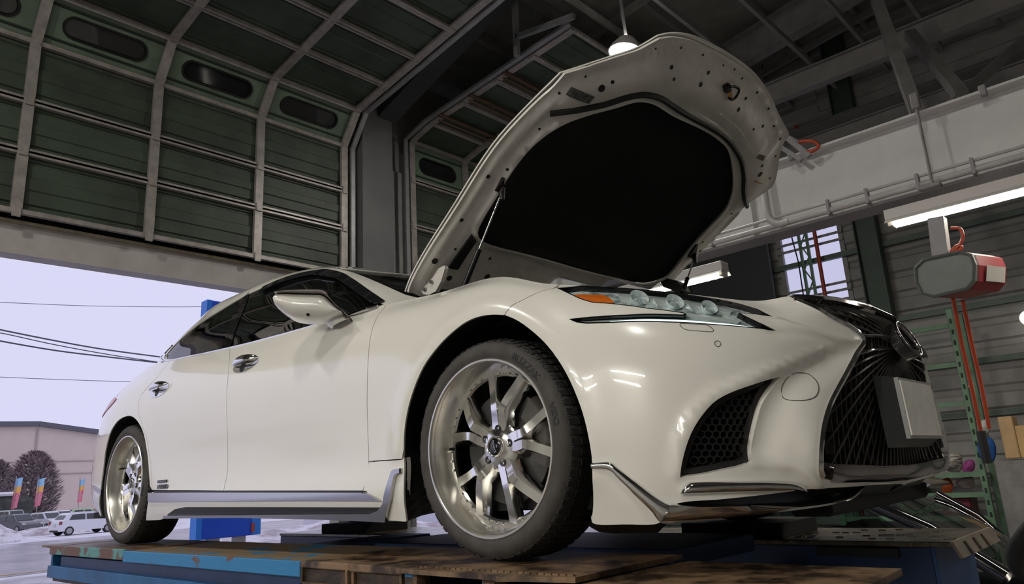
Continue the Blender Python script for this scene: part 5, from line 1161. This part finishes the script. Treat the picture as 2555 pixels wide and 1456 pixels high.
# ================================================================ outside: snow, road, parked cars, store
GZ = -1.75
SNOW = mat('snow', (.80, .79, .82), rough=.8, col2=(.55, .52, .54), scale=.6, thr=(.30, .55), bump=.3, bscale=3)
ROAD = mat('wet_road', (.20, .19, .21), rough=.25, col2=(.46, .45, .49), scale=.25, thr=(.40, .66), stretch=(1, 3, 1), rvar=.12)
gr = obj('ground_snow', MB().box((-260, -120, GZ-.5), (XW-.36, 200, GZ)), SNOW); struct(gr)
dr = struct(obj('forecourt', MB().box((-24.5, -40, GZ), (XW-.36, 9, GZ+.012)), mat('slush_forecourt', (.22, .21, .22), rough=.4, col2=(.55, .53, .57), scale=.5, thr=(.42, .60))))
struct(obj('road', MB().box((-50, -60, GZ), (-25.6, 120, GZ+.015)), ROAD))
struct(obj('kerb_strip', MB().box((-26.4, -60, GZ), (-26.1, 120, GZ+.03)), mat('yellow_kerb_line', (.50, .36, .14), rough=.6, col2=(.35, .33, .32), scale=2)))
struct(obj('lane_line', MB().box((-37.5, -60, GZ), (-37.3, 120, GZ+.02)), mat('white_line', (.6, .6, .62), rough=.6)))
# snow banks
def bank(name, cx, cy, lx, ly, h, seed, label):
    r = np.random.default_rng(seed); n, m = 40, 18; G_ = []; ph = r.uniform(0, 6, 8)
    for i in range(n):
        row = []
        for j in range(m):
            s, t = i/(n-1)*2-1, j/(m-1)*2-1; e = max(0, 1-abs(s)**2.4)*max(0, 1-abs(t)**2.2)
            z = h*e**.6*(1+.14*math.sin(5*s+ph[0])+.08*math.sin(11*s+7*t+ph[1])+.05*math.sin(23*s+ph[2]))
            row.append((cx+t*lx/2, cy+s*ly/2, GZ+z))
        G_.append(row)
    return tag(obj(name, MB().grid(np.array(G_)), mat('dirty_snow', (.74, .72, .75), rough=.85, col2=(.40, .34, .35), scale=1.1, thr=(.40, .58), stretch=(1, 1, 2.5), bump=.5, bscale=4), None, 180), label, 'snow bank')
bank('snow_bank', -55, 4.6, 6, 13, 1.7, 1, 'dirty ploughed snow bank beside the road at the left edge')
bank('snow_bank', -62, 15.2, 4, 7, .55, 2, 'low snow bank behind the white hatchback')
bank('snow_bank', -22, 13.0, 5, 11, .9, 3, 'snow heap behind the blue sign pylon')
# store building far behind
st = thing('store_building', 'large beige windowless store building behind the parked cars', 'building', (-110, 25, GZ))
BEIGE = mat('beige_cladding', (.68, .57, .49), rough=.7, var=.05, scale=.3)
yr, yl, ye = at(95, 1060, 'x', -110)[1]-25, -70, 60
zr = at(95, 1062, 'x', -110)[2]-GZ; ze_ = at(250, 1088, 'x', -110); slope = (zr-(ze_[2]-GZ))/((ze_[1]-25)-yr)
zl = zr-.06*abs(yl-yr)*.35
prof_ = [(yl, 0), (ye, 0), (ye, max(4, zr-slope*(ye-yr))), (yr, zr), (yl, zl)]
obj('store_wall', MB().prism([(0, y, z) for y, z in prof_], (-40, 0, 0)), BEIGE, st)
RF = mat('grey_roof_edge', (.12, .12, .14), rough=.6)
obj('roof_edge', MB().bar((.3, yr, zr+.25), (.3, ye, max(4, zr-slope*(ye-yr))+.25), .8, .6), RF, st)
obj('roof_edge', MB().bar((.3, yr, zr+.25), (.3, yl, zl+.25), .8, .6), RF, st)
obj('wall_corner', MB().box((-.2, yr-.12, 0), (.12, yr+.12, zr-.4)), mat('beige_corner', (.42, .36, .33), rough=.7), st)
for dz in (2.6, 4.2): obj('wall_band', MB().bar((.06, yl, zr-dz-2), (.06, ye, zr-dz-2.0), .1, .12), mat('beige_band', (.40, .34, .31), rough=.7), st)
# conifers
def conifer(name, loc, h, r, seed, label):
    rg = np.random.default_rng(seed); t = thing(name, label, 'tree', loc, 0, None)
    obj('trunk', MB().tube([(0, 0, 0), (0, 0, h*.9)], [.22, .05], 7), mat('bark', (.10, .07, .06), rough=.9), t)
    v = []; f = []
    for k in range(3400):
        zz = h*(.06+.94*rg.random()); rad = r*(1-(zz/h)**3.0)**.7*min(1, .55+1.2*zz/h)*(.35+.65*rg.random()**.5)+.15; a = rg.uniform(0, 6.28)
        c = np.array([rad*math.cos(a), rad*math.sin(a), zz]); d = np.array([math.cos(a), math.sin(a), .55+.3*rg.random()]); d /= np.linalg.norm(d); s = np.cross(d, [0, 0, 1]); L = .45+.4*rg.random(); wd = .17
        o = len(v); v += [c, c+d*L*.5+s*wd, c+d*L, c+d*L*.5-s*wd]; f.append((o, o+1, o+2, o+3))
    fo = obj('foliage', MB().add(v, f), mat('hazy_foliage', (.42, .32, .33), rough=.9, col2=(.24, .20, .20), scale=.8), t); fo['kind'] = 'stuff'  # foliage colour lightened to carry the distance haze
    return t
pt = at(75, 1262, 'x', -92); conifer('conifer_tree', (-92, pt[1], GZ), at(90, 1132, 'x', -92)[2]-GZ, 2.75, 5, 'broad dark conifer in front of the beige store')
pt = at(-22, 1262, 'x', -101); conifer('conifer_tree', (-101, pt[1], GZ), 7.2, 2.6, 6, 'dark conifer cut off by the left frame edge')
tag(obj('hedge', MB().box((-87.5, at(-30, 1250, 'x', -87)[1], GZ), (-86, at(60, 1250, 'x', -90)[1], GZ+3.2), .6), mat('hedge_dark', (.07, .075, .065), rough=.9, var=.4, scale=1.5, bump=.8, bscale=3)), 'dark hedge topped with snow at the left frame edge', 'hedge')
tag(obj('roof_snow', MB().box((-87.4, at(-30, 1250, 'x', -87)[1], GZ+3.2), (-86.1, at(40, 1250, 'x', -87)[1], GZ+3.6), .2), SNOW), 'snow lying on the hedge at the left frame edge', 'snow')
# advertising flags
for k, (bx_, by_, tx_, ty_) in enumerate(((34, 1268, 48, 1192), (93, 1262, 104, 1193), (198, 1252, 206, 1195))):
    X = -84; b0, t0 = at(bx_, by_, 'x', X), at(tx_, ty_, 'x', X); fl_ = thing('banner_flag', ['leftmost of three colourful vertical banner flags', 'middle of three colourful vertical banner flags', 'rightmost of three colourful vertical banner flags, by the green car'][k], 'flag', (X, b0[1], GZ), 0, 'banner flags by the car park')
    base_ = np.array(fl_.location); obj('flag_pole', MB().tube([(0, 0, 0), t0-base_+np.array([0, -.25, .2])], .035, 6), STEEL, fl_)
    wdt = .55 if k < 2 else .45
    for q, (f0, f1, col) in enumerate(((.72, 1.0, (.25, .55, .80)), (.50, .72, (.90, .45, .05)), (.0, .50, (.80, .12, .22)))):
        P0, P1 = b0+(t0-b0)*f0-base_, b0+(t0-b0)*f1-base_; rows = [[P0+np.array([.12*math.sin(6*s+k), wdt*s*(1 if f0 > .4 else .8), .05*math.sin(4*s)]) for s in np.linspace(-.5, .6, 7)], [P1+np.array([.12*math.sin(6*s+k), wdt*s, .05*math.sin(4*s)]) for s in np.linspace(-.5, .6, 7)]]
        obj('flag_cloth', MB().grid(np.array(rows)), mat('flag_%s' % ('blue', 'orange', 'crimson')[q], col, rough=.7, col2=tuple(min(1, c*.6+.25) for c in col), scale=2.5), fl_, 60)
# parked cars
CGL = mat('parked_glass', (.05, .055, .06), rough=.08)
CTY = mat('parked_tyre', (.02, .02, .02), rough=.8); CHB = mat('parked_hubcap', (.35, .35, .36), rough=.3, metal=.6)
def small_car(name, label, loc, rotz, col, L=3.9, Wd=1.68, Hh=1.5, kind='hatch'):
    m = mat('paint_'+name+label[:8].replace(' ', '_')+label[-8:].replace(' ', '_'), col, rough=.25, coat=.6); t = thing(name, label, 'car', loc, rotz, 'cars parked across the road')
    hood = .24 if kind != 'van' else .10; cab0, cab1 = L*.5-L*hood, -L*.5+ (.10*L if kind != 'sedan' else .16*L)
    low = [(-L/2, .30), (-L/2+.02, .75), (-L/2+.10, .98), (L/2-L*hood*1.05, .98), (L/2-.25, .80), (L/2-.03, .62), (L/2, .30)]
    rows = []
    for s, yw in ((-1, 1.0), (-.96, 1.0), (0, 1.0), (.96, 1.0), (1, 1.0)):
        k = .9 if abs(s) == 1 else 1.0; rows.append([(x*(.985 if abs(s) == 1 else 1), s*Wd/2, z*(1 if abs(s) < 1 else .97)) for x, z in low])
    rows = [[(x, y, z) for x, y, z in r] for r in rows]
    mb = MB().grid(np.array(rows)); mb.prism([(x, -Wd/2, z) for x, z in low], (0, Wd*.001, 0)).prism([(x, Wd/2*.999, z) for x, z in low], (0, Wd*.001, 0)); body = obj('body', mb, m, t, 35)
    top = [(cab0-.02, .96), (cab0-.62, Hh-.06), (cab0-.9, Hh), (cab1+.35, Hh-.02), (cab1+.12, Hh-.12), (cab1-.18, .98)]
    wt = Wd*.40
    def sec(f): return [(x, f*(Wd/2*.97 if z < 1.0 else wt), z) for x, z in top]
    cbm = MB().grid(np.array([sec(-1), sec(-.9), sec(.9), sec(1)])); cbm.add(sec(-1), [tuple(range(6))]).add(sec(1), [tuple(range(6))[::-1]]); obj('cabin', cbm, m, t, 30)
    for s in (-1, 1):
        g0 = [(cab0-.20, 1.0), (cab0-.68, Hh-.13), (cab1+.40, Hh-.15), (cab1+.18, 1.02)]
        P3 = lambda x, z: (x, s*(Wd/2*.985+(wt-Wd/2*.985)*(z-.98)/(Hh-.98)+.012), z)
        mid = (g0[0][0]+g0[3][0])/2
        obj('side_glass', MB().add([P3(*g0[0]), P3(*g0[1]), P3(mid+.05, Hh-.13), P3(mid+.05, 1.0)], [(0, 1, 2, 3)]), CGL, t); obj('side_glass', MB().add([P3(mid-.05, 1.0), P3(mid-.05, Hh-.13), P3(*g0[2]), P3(*g0[3])], [(0, 1, 2, 3)]), CGL, t)
    obj('windscreen', MB().add([(cab0-.05, -Wd*.40, 1.0), (cab0-.05, Wd*.40, 1.0), (cab0-.60+.03, wt*.9, Hh-.09), (cab0-.60+.03, -wt*.9, Hh-.09)], [(0, 1, 2, 3)]), CGL, t)
    obj('rear_glass', MB().add([(cab1-.13, -Wd*.38, 1.05), (cab1-.13, Wd*.38, 1.05), (cab1+.06, wt*.85, Hh-.16), (cab1+.06, -wt*.85, Hh-.16)], [(3, 2, 1, 0)]), CGL, t)
    for s in (-1, 1):
        obj('tail_lamp', MB().box((-L/2-.012, s*Wd*.5-.19*(s > 0)-.0*(s < 0), .72), (-L/2+.16, s*Wd*.5+.19*(s < 0)+.01*s, .95), .02), mat('tail_red', (.28, .03, .04), rough=.2), t)
        obj('head_lamp', MB().box((L/2-.30, s*Wd*.5-.22*(s > 0), .62), (L/2-.02, s*Wd*.5+.22*(s < 0)+.01*s, .76), .02), mat('head_lamp_clear', (.5, .52, .55), rough=.1), t)
        for x in (L*.5-.72, -L*.5+.62):
            w = obj('wheel', MB().lathe([(.0, .0), (.19, .0), (.2, -.012), (.29, -.012), (.30, .02), (.30, .19), (.1, .19)], (x, s*(Wd/2+.005), .30), (0, -s, 0), 20), CTY, t, 40)
            obj('hubcap', MB().lathe([(.0005, -.02), (.10, -.022), (.195, -.012)], (x, s*(Wd/2+.006), .30), (0, -s, 0), 14), CHB, w, 40)
    obj('number_plate', MB().box((-L/2-.02, -.17, .62), (-L/2-.005, .17, .78)), mat('plate_pale', (.6, .6, .56), rough=.5), t); obj('bumper_dark', MB().box((-L/2-.015, -Wd*.35, .26), (-L/2+.1, Wd*.35, .38)), CTY, t)
    return t
pp = lambda x, y, z=GZ: at(x, y, 'z', z)
h = pp(208, 1331); small_car('hatchback_car', 'white hatchback with red tail lamps driving off on the road', tuple(h), math.radians(98), (.72, .72, .75), 3.9, 1.69, 1.5)
cr = at(45, 1300, 'x', -72); small_car('dark_car', 'dark grey hatchback parked behind the snow bank', (-72, cr[1], GZ), math.radians(20), (.06, .06, .07), 3.9, 1.68, 1.52)
cr = at(118, 1300, 'x', -74); small_car('silver_car', 'silver hatchback parked between the dark and white cars', (-74, cr[1], GZ), math.radians(18), (.60, .60, .64), 3.8, 1.66, 1.52)
cr = at(150, 1290, 'x', -80); small_car('white_car', 'white hatchback parked behind the silver one', (-80, cr[1], GZ), math.radians(20), (.75, .75, .78), 3.9, 1.68, 1.55)
cr = at(30, 1270, 'x', -81); small_car('kei_van', 'pale green box-shaped van parked at the left edge', (-81, cr[1], GZ), math.radians(12), (.45, .55, .47), 3.4, 1.48, 1.85, 'van')
cr = at(222, 1275, 'x', -82); small_car('green_car', 'pale green compact car parked behind the rear wheel', (-82, cr[1], GZ), math.radians(60), (.42, .60, .33), 3.7, 1.65, 1.6)
cr = at(178, 1275, 'x', -87); small_car('maroon_car', 'dark maroon car parked far behind the white hatchbacks', (-87, cr[1], GZ), math.radians(80), (.08, .04, .05), 4.0, 1.68, 1.5)
# blue sign pylon
bx0, bx1 = at(485, 1300, 'x', -12), at(640, 1300, 'x', -12)
py_ = thing('sign_pylon', 'tall blue sign pylon in the snow behind the sedan', 'sign', (-12, (bx0[1]+bx1[1])/2, GZ)); hw_ = (bx1[1]-bx0[1])/2
SB = mat('sign_blue', (.015, .09, .62), rough=.45, var=.1, scale=2); SB2 = mat('sign_light_blue', (.03, .22, .75), rough=.45)
zt = at(526, 752, 'x', -12)[2]-GZ; zb = at(560, 1340, 'x', -12)[2]-GZ
obj('sign_board', MB().box((-.12, -hw_, zb), (.12, hw_, zt), .02), SB, py_); obj('sign_edge', MB().box((-.13, -hw_-.02, zb), (.13, -hw_+.08, zt)), SB2, py_); obj('sign_edge', MB().box((-.13, hw_-.16, zb), (.13, hw_+.02, zt)), SB2, py_)
obj('sign_post', MB().box((-.08, -hw_+.25, 0), (.08, -hw_+.45, zb)), STEEL, py_); obj('sign_post', MB().box((-.08, hw_-.45, 0), (.08, hw_-.25, zb)), STEEL, py_)
obj('red_marker', MB().box((.12, hw_*.72, zb+.05), (.14, hw_*.82, zb+.22)), mat('sign_red', (.4, .06, .05), rough=.5), py_)
p0 = at(607, 720, 'x', -12)-np.array(py_.location); obj('sign_cable', MB().tube([(0, hw_*.4, zt), p0, p0+np.array([0, .3, .5])], .02, 6), RUST, py_)
obj('sign_cap', MB().box((-.1, hw_*.2, zt), (.1, hw_*.9, zt+.25)), STEEL, py_)
# overhead wires
WIRE = mat('wire_black', (.10, .10, .13), rough=.6)
for k, q in enumerate(([(-60, 810), (0, 822), (120, 846), (240, 868), (385, 888), (480, 900)], [(-60, 838), (0, 850), (140, 874), (270, 890), (395, 904), (480, 912)], [(-60, 822), (0, 830), (130, 858), (260, 882), (390, 902), (480, 915)], [(-60, 753), (0, 754), (200, 762), (420, 765), (560, 764)], [(-60, 936), (0, 940), (200, 948), (330, 952), (420, 955)])):
    w_ = [at(*p, 'x', -45-.6*k) for p in q]; r_w = .045 if k < 2 else (.03 if k == 2 else .018)
    o = tag(obj('overhead_wire', MB().tube(spline(np.array(w_), n=40), r_w, 6), WIRE, None, 60), ['upper thick overhead cable sagging across the left sky', 'lower thick overhead cable sagging across the left sky', 'thin overhead cable between the two thick ones', 'faint high wire level with the car roof', 'faint low wire near the car tail'][k], 'wire', 'overhead wires')
# white outbuilding behind the lift
tag(obj('white_wall', MB().box((-30, 16.5, GZ), (-29.6, 30, GZ+1.3)), mat('pale_wall', (.68, .68, .74), rough=.7)), 'low pale wall outside seen under the sedan', 'wall')
# ================================================================ background of the workshop
# ---- dark car parked on the floor beyond the lift
dc = thing('dark_sedan', 'black sedan on the floor beyond the lift, windscreen catching lamp light', 'car', (0, 3.85, FZ))
DKP = mat('black_car_paint', (.006, .006, .008), rough=.12, coat=1.0)
GG = glass('green_windscreen_glass', (.22, .31, .27), ior=1.75)
z_ = lambda z: z-FZ
sec = [(-4.0, .35), (-3.95, .95), (-3.3, 1.02), (-1.0, 1.0), (.55, 1.02), (1.6, .90), (2.1, .70), (2.15, .30)]
obj('car_body', MB().grid(np.array([[(x, s*.88, z*f) for x, z in sec] for s, f in ((-1, .4), (-1.0, .93), (-.93, 1.0), (0, 1.02), (.93, 1.0), (1.0, .93), (1, .4))])), DKP, dc, 60)
dco = np.array([0, 3.85, FZ])
A0n, A1n = tuple(np.array([.62, 2.86, -.50])-dco), tuple(at(2142, 1241, 'y', 3.1)-dco); A0f, A1f = tuple(at(2532, 1374, 'y', 4.25)-dco), tuple(at(2338, 1236, 'y', 4.35)-dco)
ws = np.array([[np.array(A0n)*(1-t)+np.array(A1n)*t+np.array([.05*math.sin(math.pi*t), 0, .02*math.sin(math.pi*t)]) for t in np.linspace(0, 1, 6)], [np.array([.70, 0, z_(-.54)])*(1-t)+np.array([-.10, 0, z_(-.06)])*t+np.array([.05*math.sin(math.pi*t), 0, .02*math.sin(math.pi*t)]) for t in np.linspace(0, 1, 6)], [np.array(A0f)*(1-t)+np.array(A1f)*t+np.array([.05*math.sin(math.pi*t), 0, .02*math.sin(math.pi*t)]) for t in np.linspace(0, 1, 6)]])
wsf = np.array([spline(ws[:, i], n=15) for i in range(6)]).transpose(1, 0, 2)
obj('windscreen', MB().grid(wsf), GG, dc, 180)
for A0, A1, s in ((A0n, A1n, -1), (A0f, A1f, 1)): obj('pillar', MB().tube([A0, tuple((np.array(A0)+np.array(A1))/2+np.array([.03, 0, .03])), A1], .048, 8), DKP, dc, 60)
rf = np.array([[(x, y, z_(-.09)+.05*(1-(y/.62)**2)-.02*(x+1)**2*.6) for y in np.linspace(-.62, .62, 9)] for x in np.linspace(-.2, -2.0, 9)]); obj('roof', MB().grid(rf), DKP, dc, 180)
obj('side_glass', MB().add([(.46, -.93, z_(-.50)), (-.26, -.74, z_(-.07)), (-1.0, -.70, z_(-.08)), (-1.0, -.90, z_(-.55))], [(0, 1, 2, 3)]), GG, dc); obj('side_glass', MB().add([(-1.1, -.83, z_(-.58)), (-1.1, -.64, z_(-.11)), (-2.0, -.63, z_(-.16)), (-2.5, -.80, z_(-.56))], [(0, 1, 2, 3)]), GG, dc)
obj('bright_strip', MB().tube([at(2425, 1368, 'y', 2.95)-dco, at(2495, 1408, 'y', 2.95)-dco, at(2560, 1446, 'y', 2.95)-dco], .010, 6), CHROME, dc); obj('wiper', MB().tube([(.62, -.5, z_(-.50)), (.45, .1, z_(-.40)), (.38, .45, z_(-.38))], .010, 6), BLACKPL, dc)
obj('rear_seat', MB().box((-1.7, -.6, z_(-1.1)), (-1.4, .6, z_(-.30)), .06), mat('dash_dark', (.02, .02, .02), rough=.7), dc)
obj('front_seat', MB().box((-.75, -.6, z_(-1.1)), (-.5, -.1, z_(-.26)), .06).box((-.75, .1, z_(-1.1)), (-.5, .6, z_(-.26)), .06), mat('dash_dark', (.02, .02, .02), rough=.7), dc)
obj('dashboard', MB().box((.0, -.7, z_(-.75)), (.55, .5, z_(-.60)), .05), mat('dash_dark', (.02, .02, .02), rough=.7), dc)
for s in (-1, 1):
    for x in (1.3, -2.9): obj('wheel', MB().lathe([(.0005, 0), (.2, .0), (.3, -.01), (.32, .03), (.32, .2)], (x, s*.89, .32), (0, -s, 0), 24), RUBBER, dc, 40)
# ---- green storage rack against the far wall
rk = thing('storage_rack', 'green slotted steel storage rack against the far siding wall', 'rack', (-.43, 8.0, FZ))
for x, y in ((0, 0), (-1.75, 0), (0, .55), (-1.75, .55)):
    pz = 2.06-FZ; obj('rack_post', MB().box((x-.035, y-.035, 0), (x+.035, y+.035, pz), .004), GRNST, rk)
for k in range(24): obj('post_slot', MB().box((-.012, -.039, .25+k*.14), (.012, -.034, .31+k*.14)), mat('slot_dark', (.02, .03, .02), rough=.8), rk)
SZ = [at(2400, y, 'y', 8.2)[2] for y in (1289, 1232, 1182)]
for z in SZ+[.86, 1.35, 1.85]:
    obj('rack_beam', MB().box((-1.75, -.02, z-FZ-.03), (0, .02, z-FZ+.03)), GRNST, rk)
for z in SZ: obj('rack_shelf', MB().box((-1.74, 0, z-FZ-.03), (-.02, .54, z-FZ)), STEELD, rk)
obj('rack_clip', MB().tube([(.04, -.03, 1.05-FZ), (.10, -.03, 1.10-FZ), (.09, -.03, .85-FZ)], .012, 6), mat('strap_pale', (.4, .36, .26), rough=.6), rk)
def block(name, px0, px1, y, d, m, label, cat, bev=.01):
    a, b = at(*px0, 'y', y), at(*px1, 'y', y); o = obj(name, MB().box((0, 0, 0), (b[0]-a[0], d, a[2]-b[2]), bev), m); o.location = (a[0], y, b[2]); return tag(o, label, cat)
CARD = mat('cardboard', (.42, .28, .14), rough=.75, var=.15, scale=5)
gc = block('grey_cabinet', (2478, 1150), (2640, 1395), 7.3, .6, mat('grey_board', (.17, .165, .16), rough=.6, var=.3, scale=4), 'worn grey cabinet under the cardboard boxes at the right edge', 'cabinet')
gt = gc.location.z+at(2478, 1150, 'y', 7.3)[2]-at(2478, 1395, 'y', 7.3)[2]
def on_cab(name, x0, x1, ztop, y, d, m, label, cat, bev=.01):
    a, b = at(x0, ztop, 'y', y), at(x1, ztop, 'y', y); o = obj(name, MB().box((0, 0, 0), (b[0]-a[0], d, max(.05, a[2]-gt)), bev), m); o.location = (a[0], y, gt); return tag(o, label, cat)
b1_ = on_cab('cardboard_box', 2487, 2524, 1040, 7.4, .3, CARD, 'tall cardboard box beside the blue bag', 'box'); on_cab('cardboard_box', 2530, 2600, 1062, 7.4, .32, mat('cardboard_tan', (.46, .30, .13), rough=.75, var=.12, scale=5), 'wide cardboard box at the right frame edge', 'box')
def sack(name, pts, y, d, m, label, cat, parent_top=None):
    o3 = spline(np.array([at(*p, 'y', y) for p in pts]), n=28, closed=True); c = o3.mean(0); rows = []
    for f, s in ((0.02, 0), (.55, .45), (.85, .75), (1, 1), (.85, 1.25), (.5, 1.55), (.02, 2.0)): rows.append([c+(p-c)*f+np.array([0, (s-1)*d/2, 0]) for p in np.vstack([o3, o3[:1]])])
    return tag(obj(name, MB().grid(np.array(rows)), m, None, 180), label, cat)
sack('blue_bag', [(2440, 1100), (2452, 1090), (2470, 1090), (2484, 1108), (2480, 1148), (2455, 1152), (2442, 1130)], 7.895, .14, mat('blue_bag_plastic', (.03, .12, .42), rough=.4, var=.3, scale=9), 'blue bag hanging by the rack beside the hose ends', 'bag')
sack('white_bag', [(2438, 1066), (2446, 1050), (2460, 1046), (2470, 1062), (2466, 1080), (2448, 1083)], 7.895, .14, mat('white_bag_plastic', (.5, .5, .5), rough=.5), 'crumpled white bag above the blue bag', 'bag')
# shelf contents behind the number plate
sack('striped_cloth', [(2358, 1140), (2382, 1128), (2398, 1132), (2401, 1150), (2400, 1170), (2390, 1178), (2362, 1172)], 8.2, .3, mat('striped_cloth', (.50, .46, .40), rough=.8, col2=(.12, .11, .10), scale=7, stretch=(1, 1, 9), thr=(.46, .54)), 'striped beige cloth bundle on the rack shelf', 'cloth')
sack('pink_cloth', [(2402, 1160), (2416, 1146), (2430, 1150), (2432, 1168), (2420, 1179), (2405, 1178)], 8.17, .16, mat('magenta_cloth', (.42, .08, .30), rough=.7, var=.3, scale=12), 'magenta cloth lying beside the striped bundle', 'cloth')
sack('pale_sack', [(2384, 1202), (2405, 1190), (2426, 1188), (2432, 1208), (2424, 1217), (2400, 1217)], 8.28, .20, mat('pale_sack', (.46, .40, .34), rough=.8, var=.15, scale=7), 'pale rounded sack under the magenta cloth', 'sack')
a = at(2345, 1242, 'y', 8.1); b = at(2428, 1289, 'y', 8.1)
o = obj('red_toolbox', MB().box((0, 0, 0), (b[0]-a[0], .4, a[2]-b[2]), .01), mat('dark_red_box', (.16, .012, .02), rough=.4)); o.location = (a[0], 8.1, b[2]); tag(o, 'dark red tool box low on the rack', 'tool box')
sack('orange_bottle', [(2352, 1196), (2368, 1192), (2378, 1208), (2372, 1229), (2352, 1229)], 8.2, .16, mat('orange_plastic', (.40, .08, .02), rough=.4), 'orange bottle standing beside the pale sack', 'bottle')
# dark hose hanging at the lower right corner
tag(obj('black_hose', MB().tube(spline(np.array([at(2600, 1290, 'y', 2.4), at(2556, 1340, 'y', 2.4), at(2535, 1380, 'y', 2.4), at(2548, 1420, 'y', 2.4), at(2620, 1450, 'y', 2.4)]), n=20), .05, 10), RUBBER, None, 60), 'thick black hose curling in at the lower right corner', 'hose')
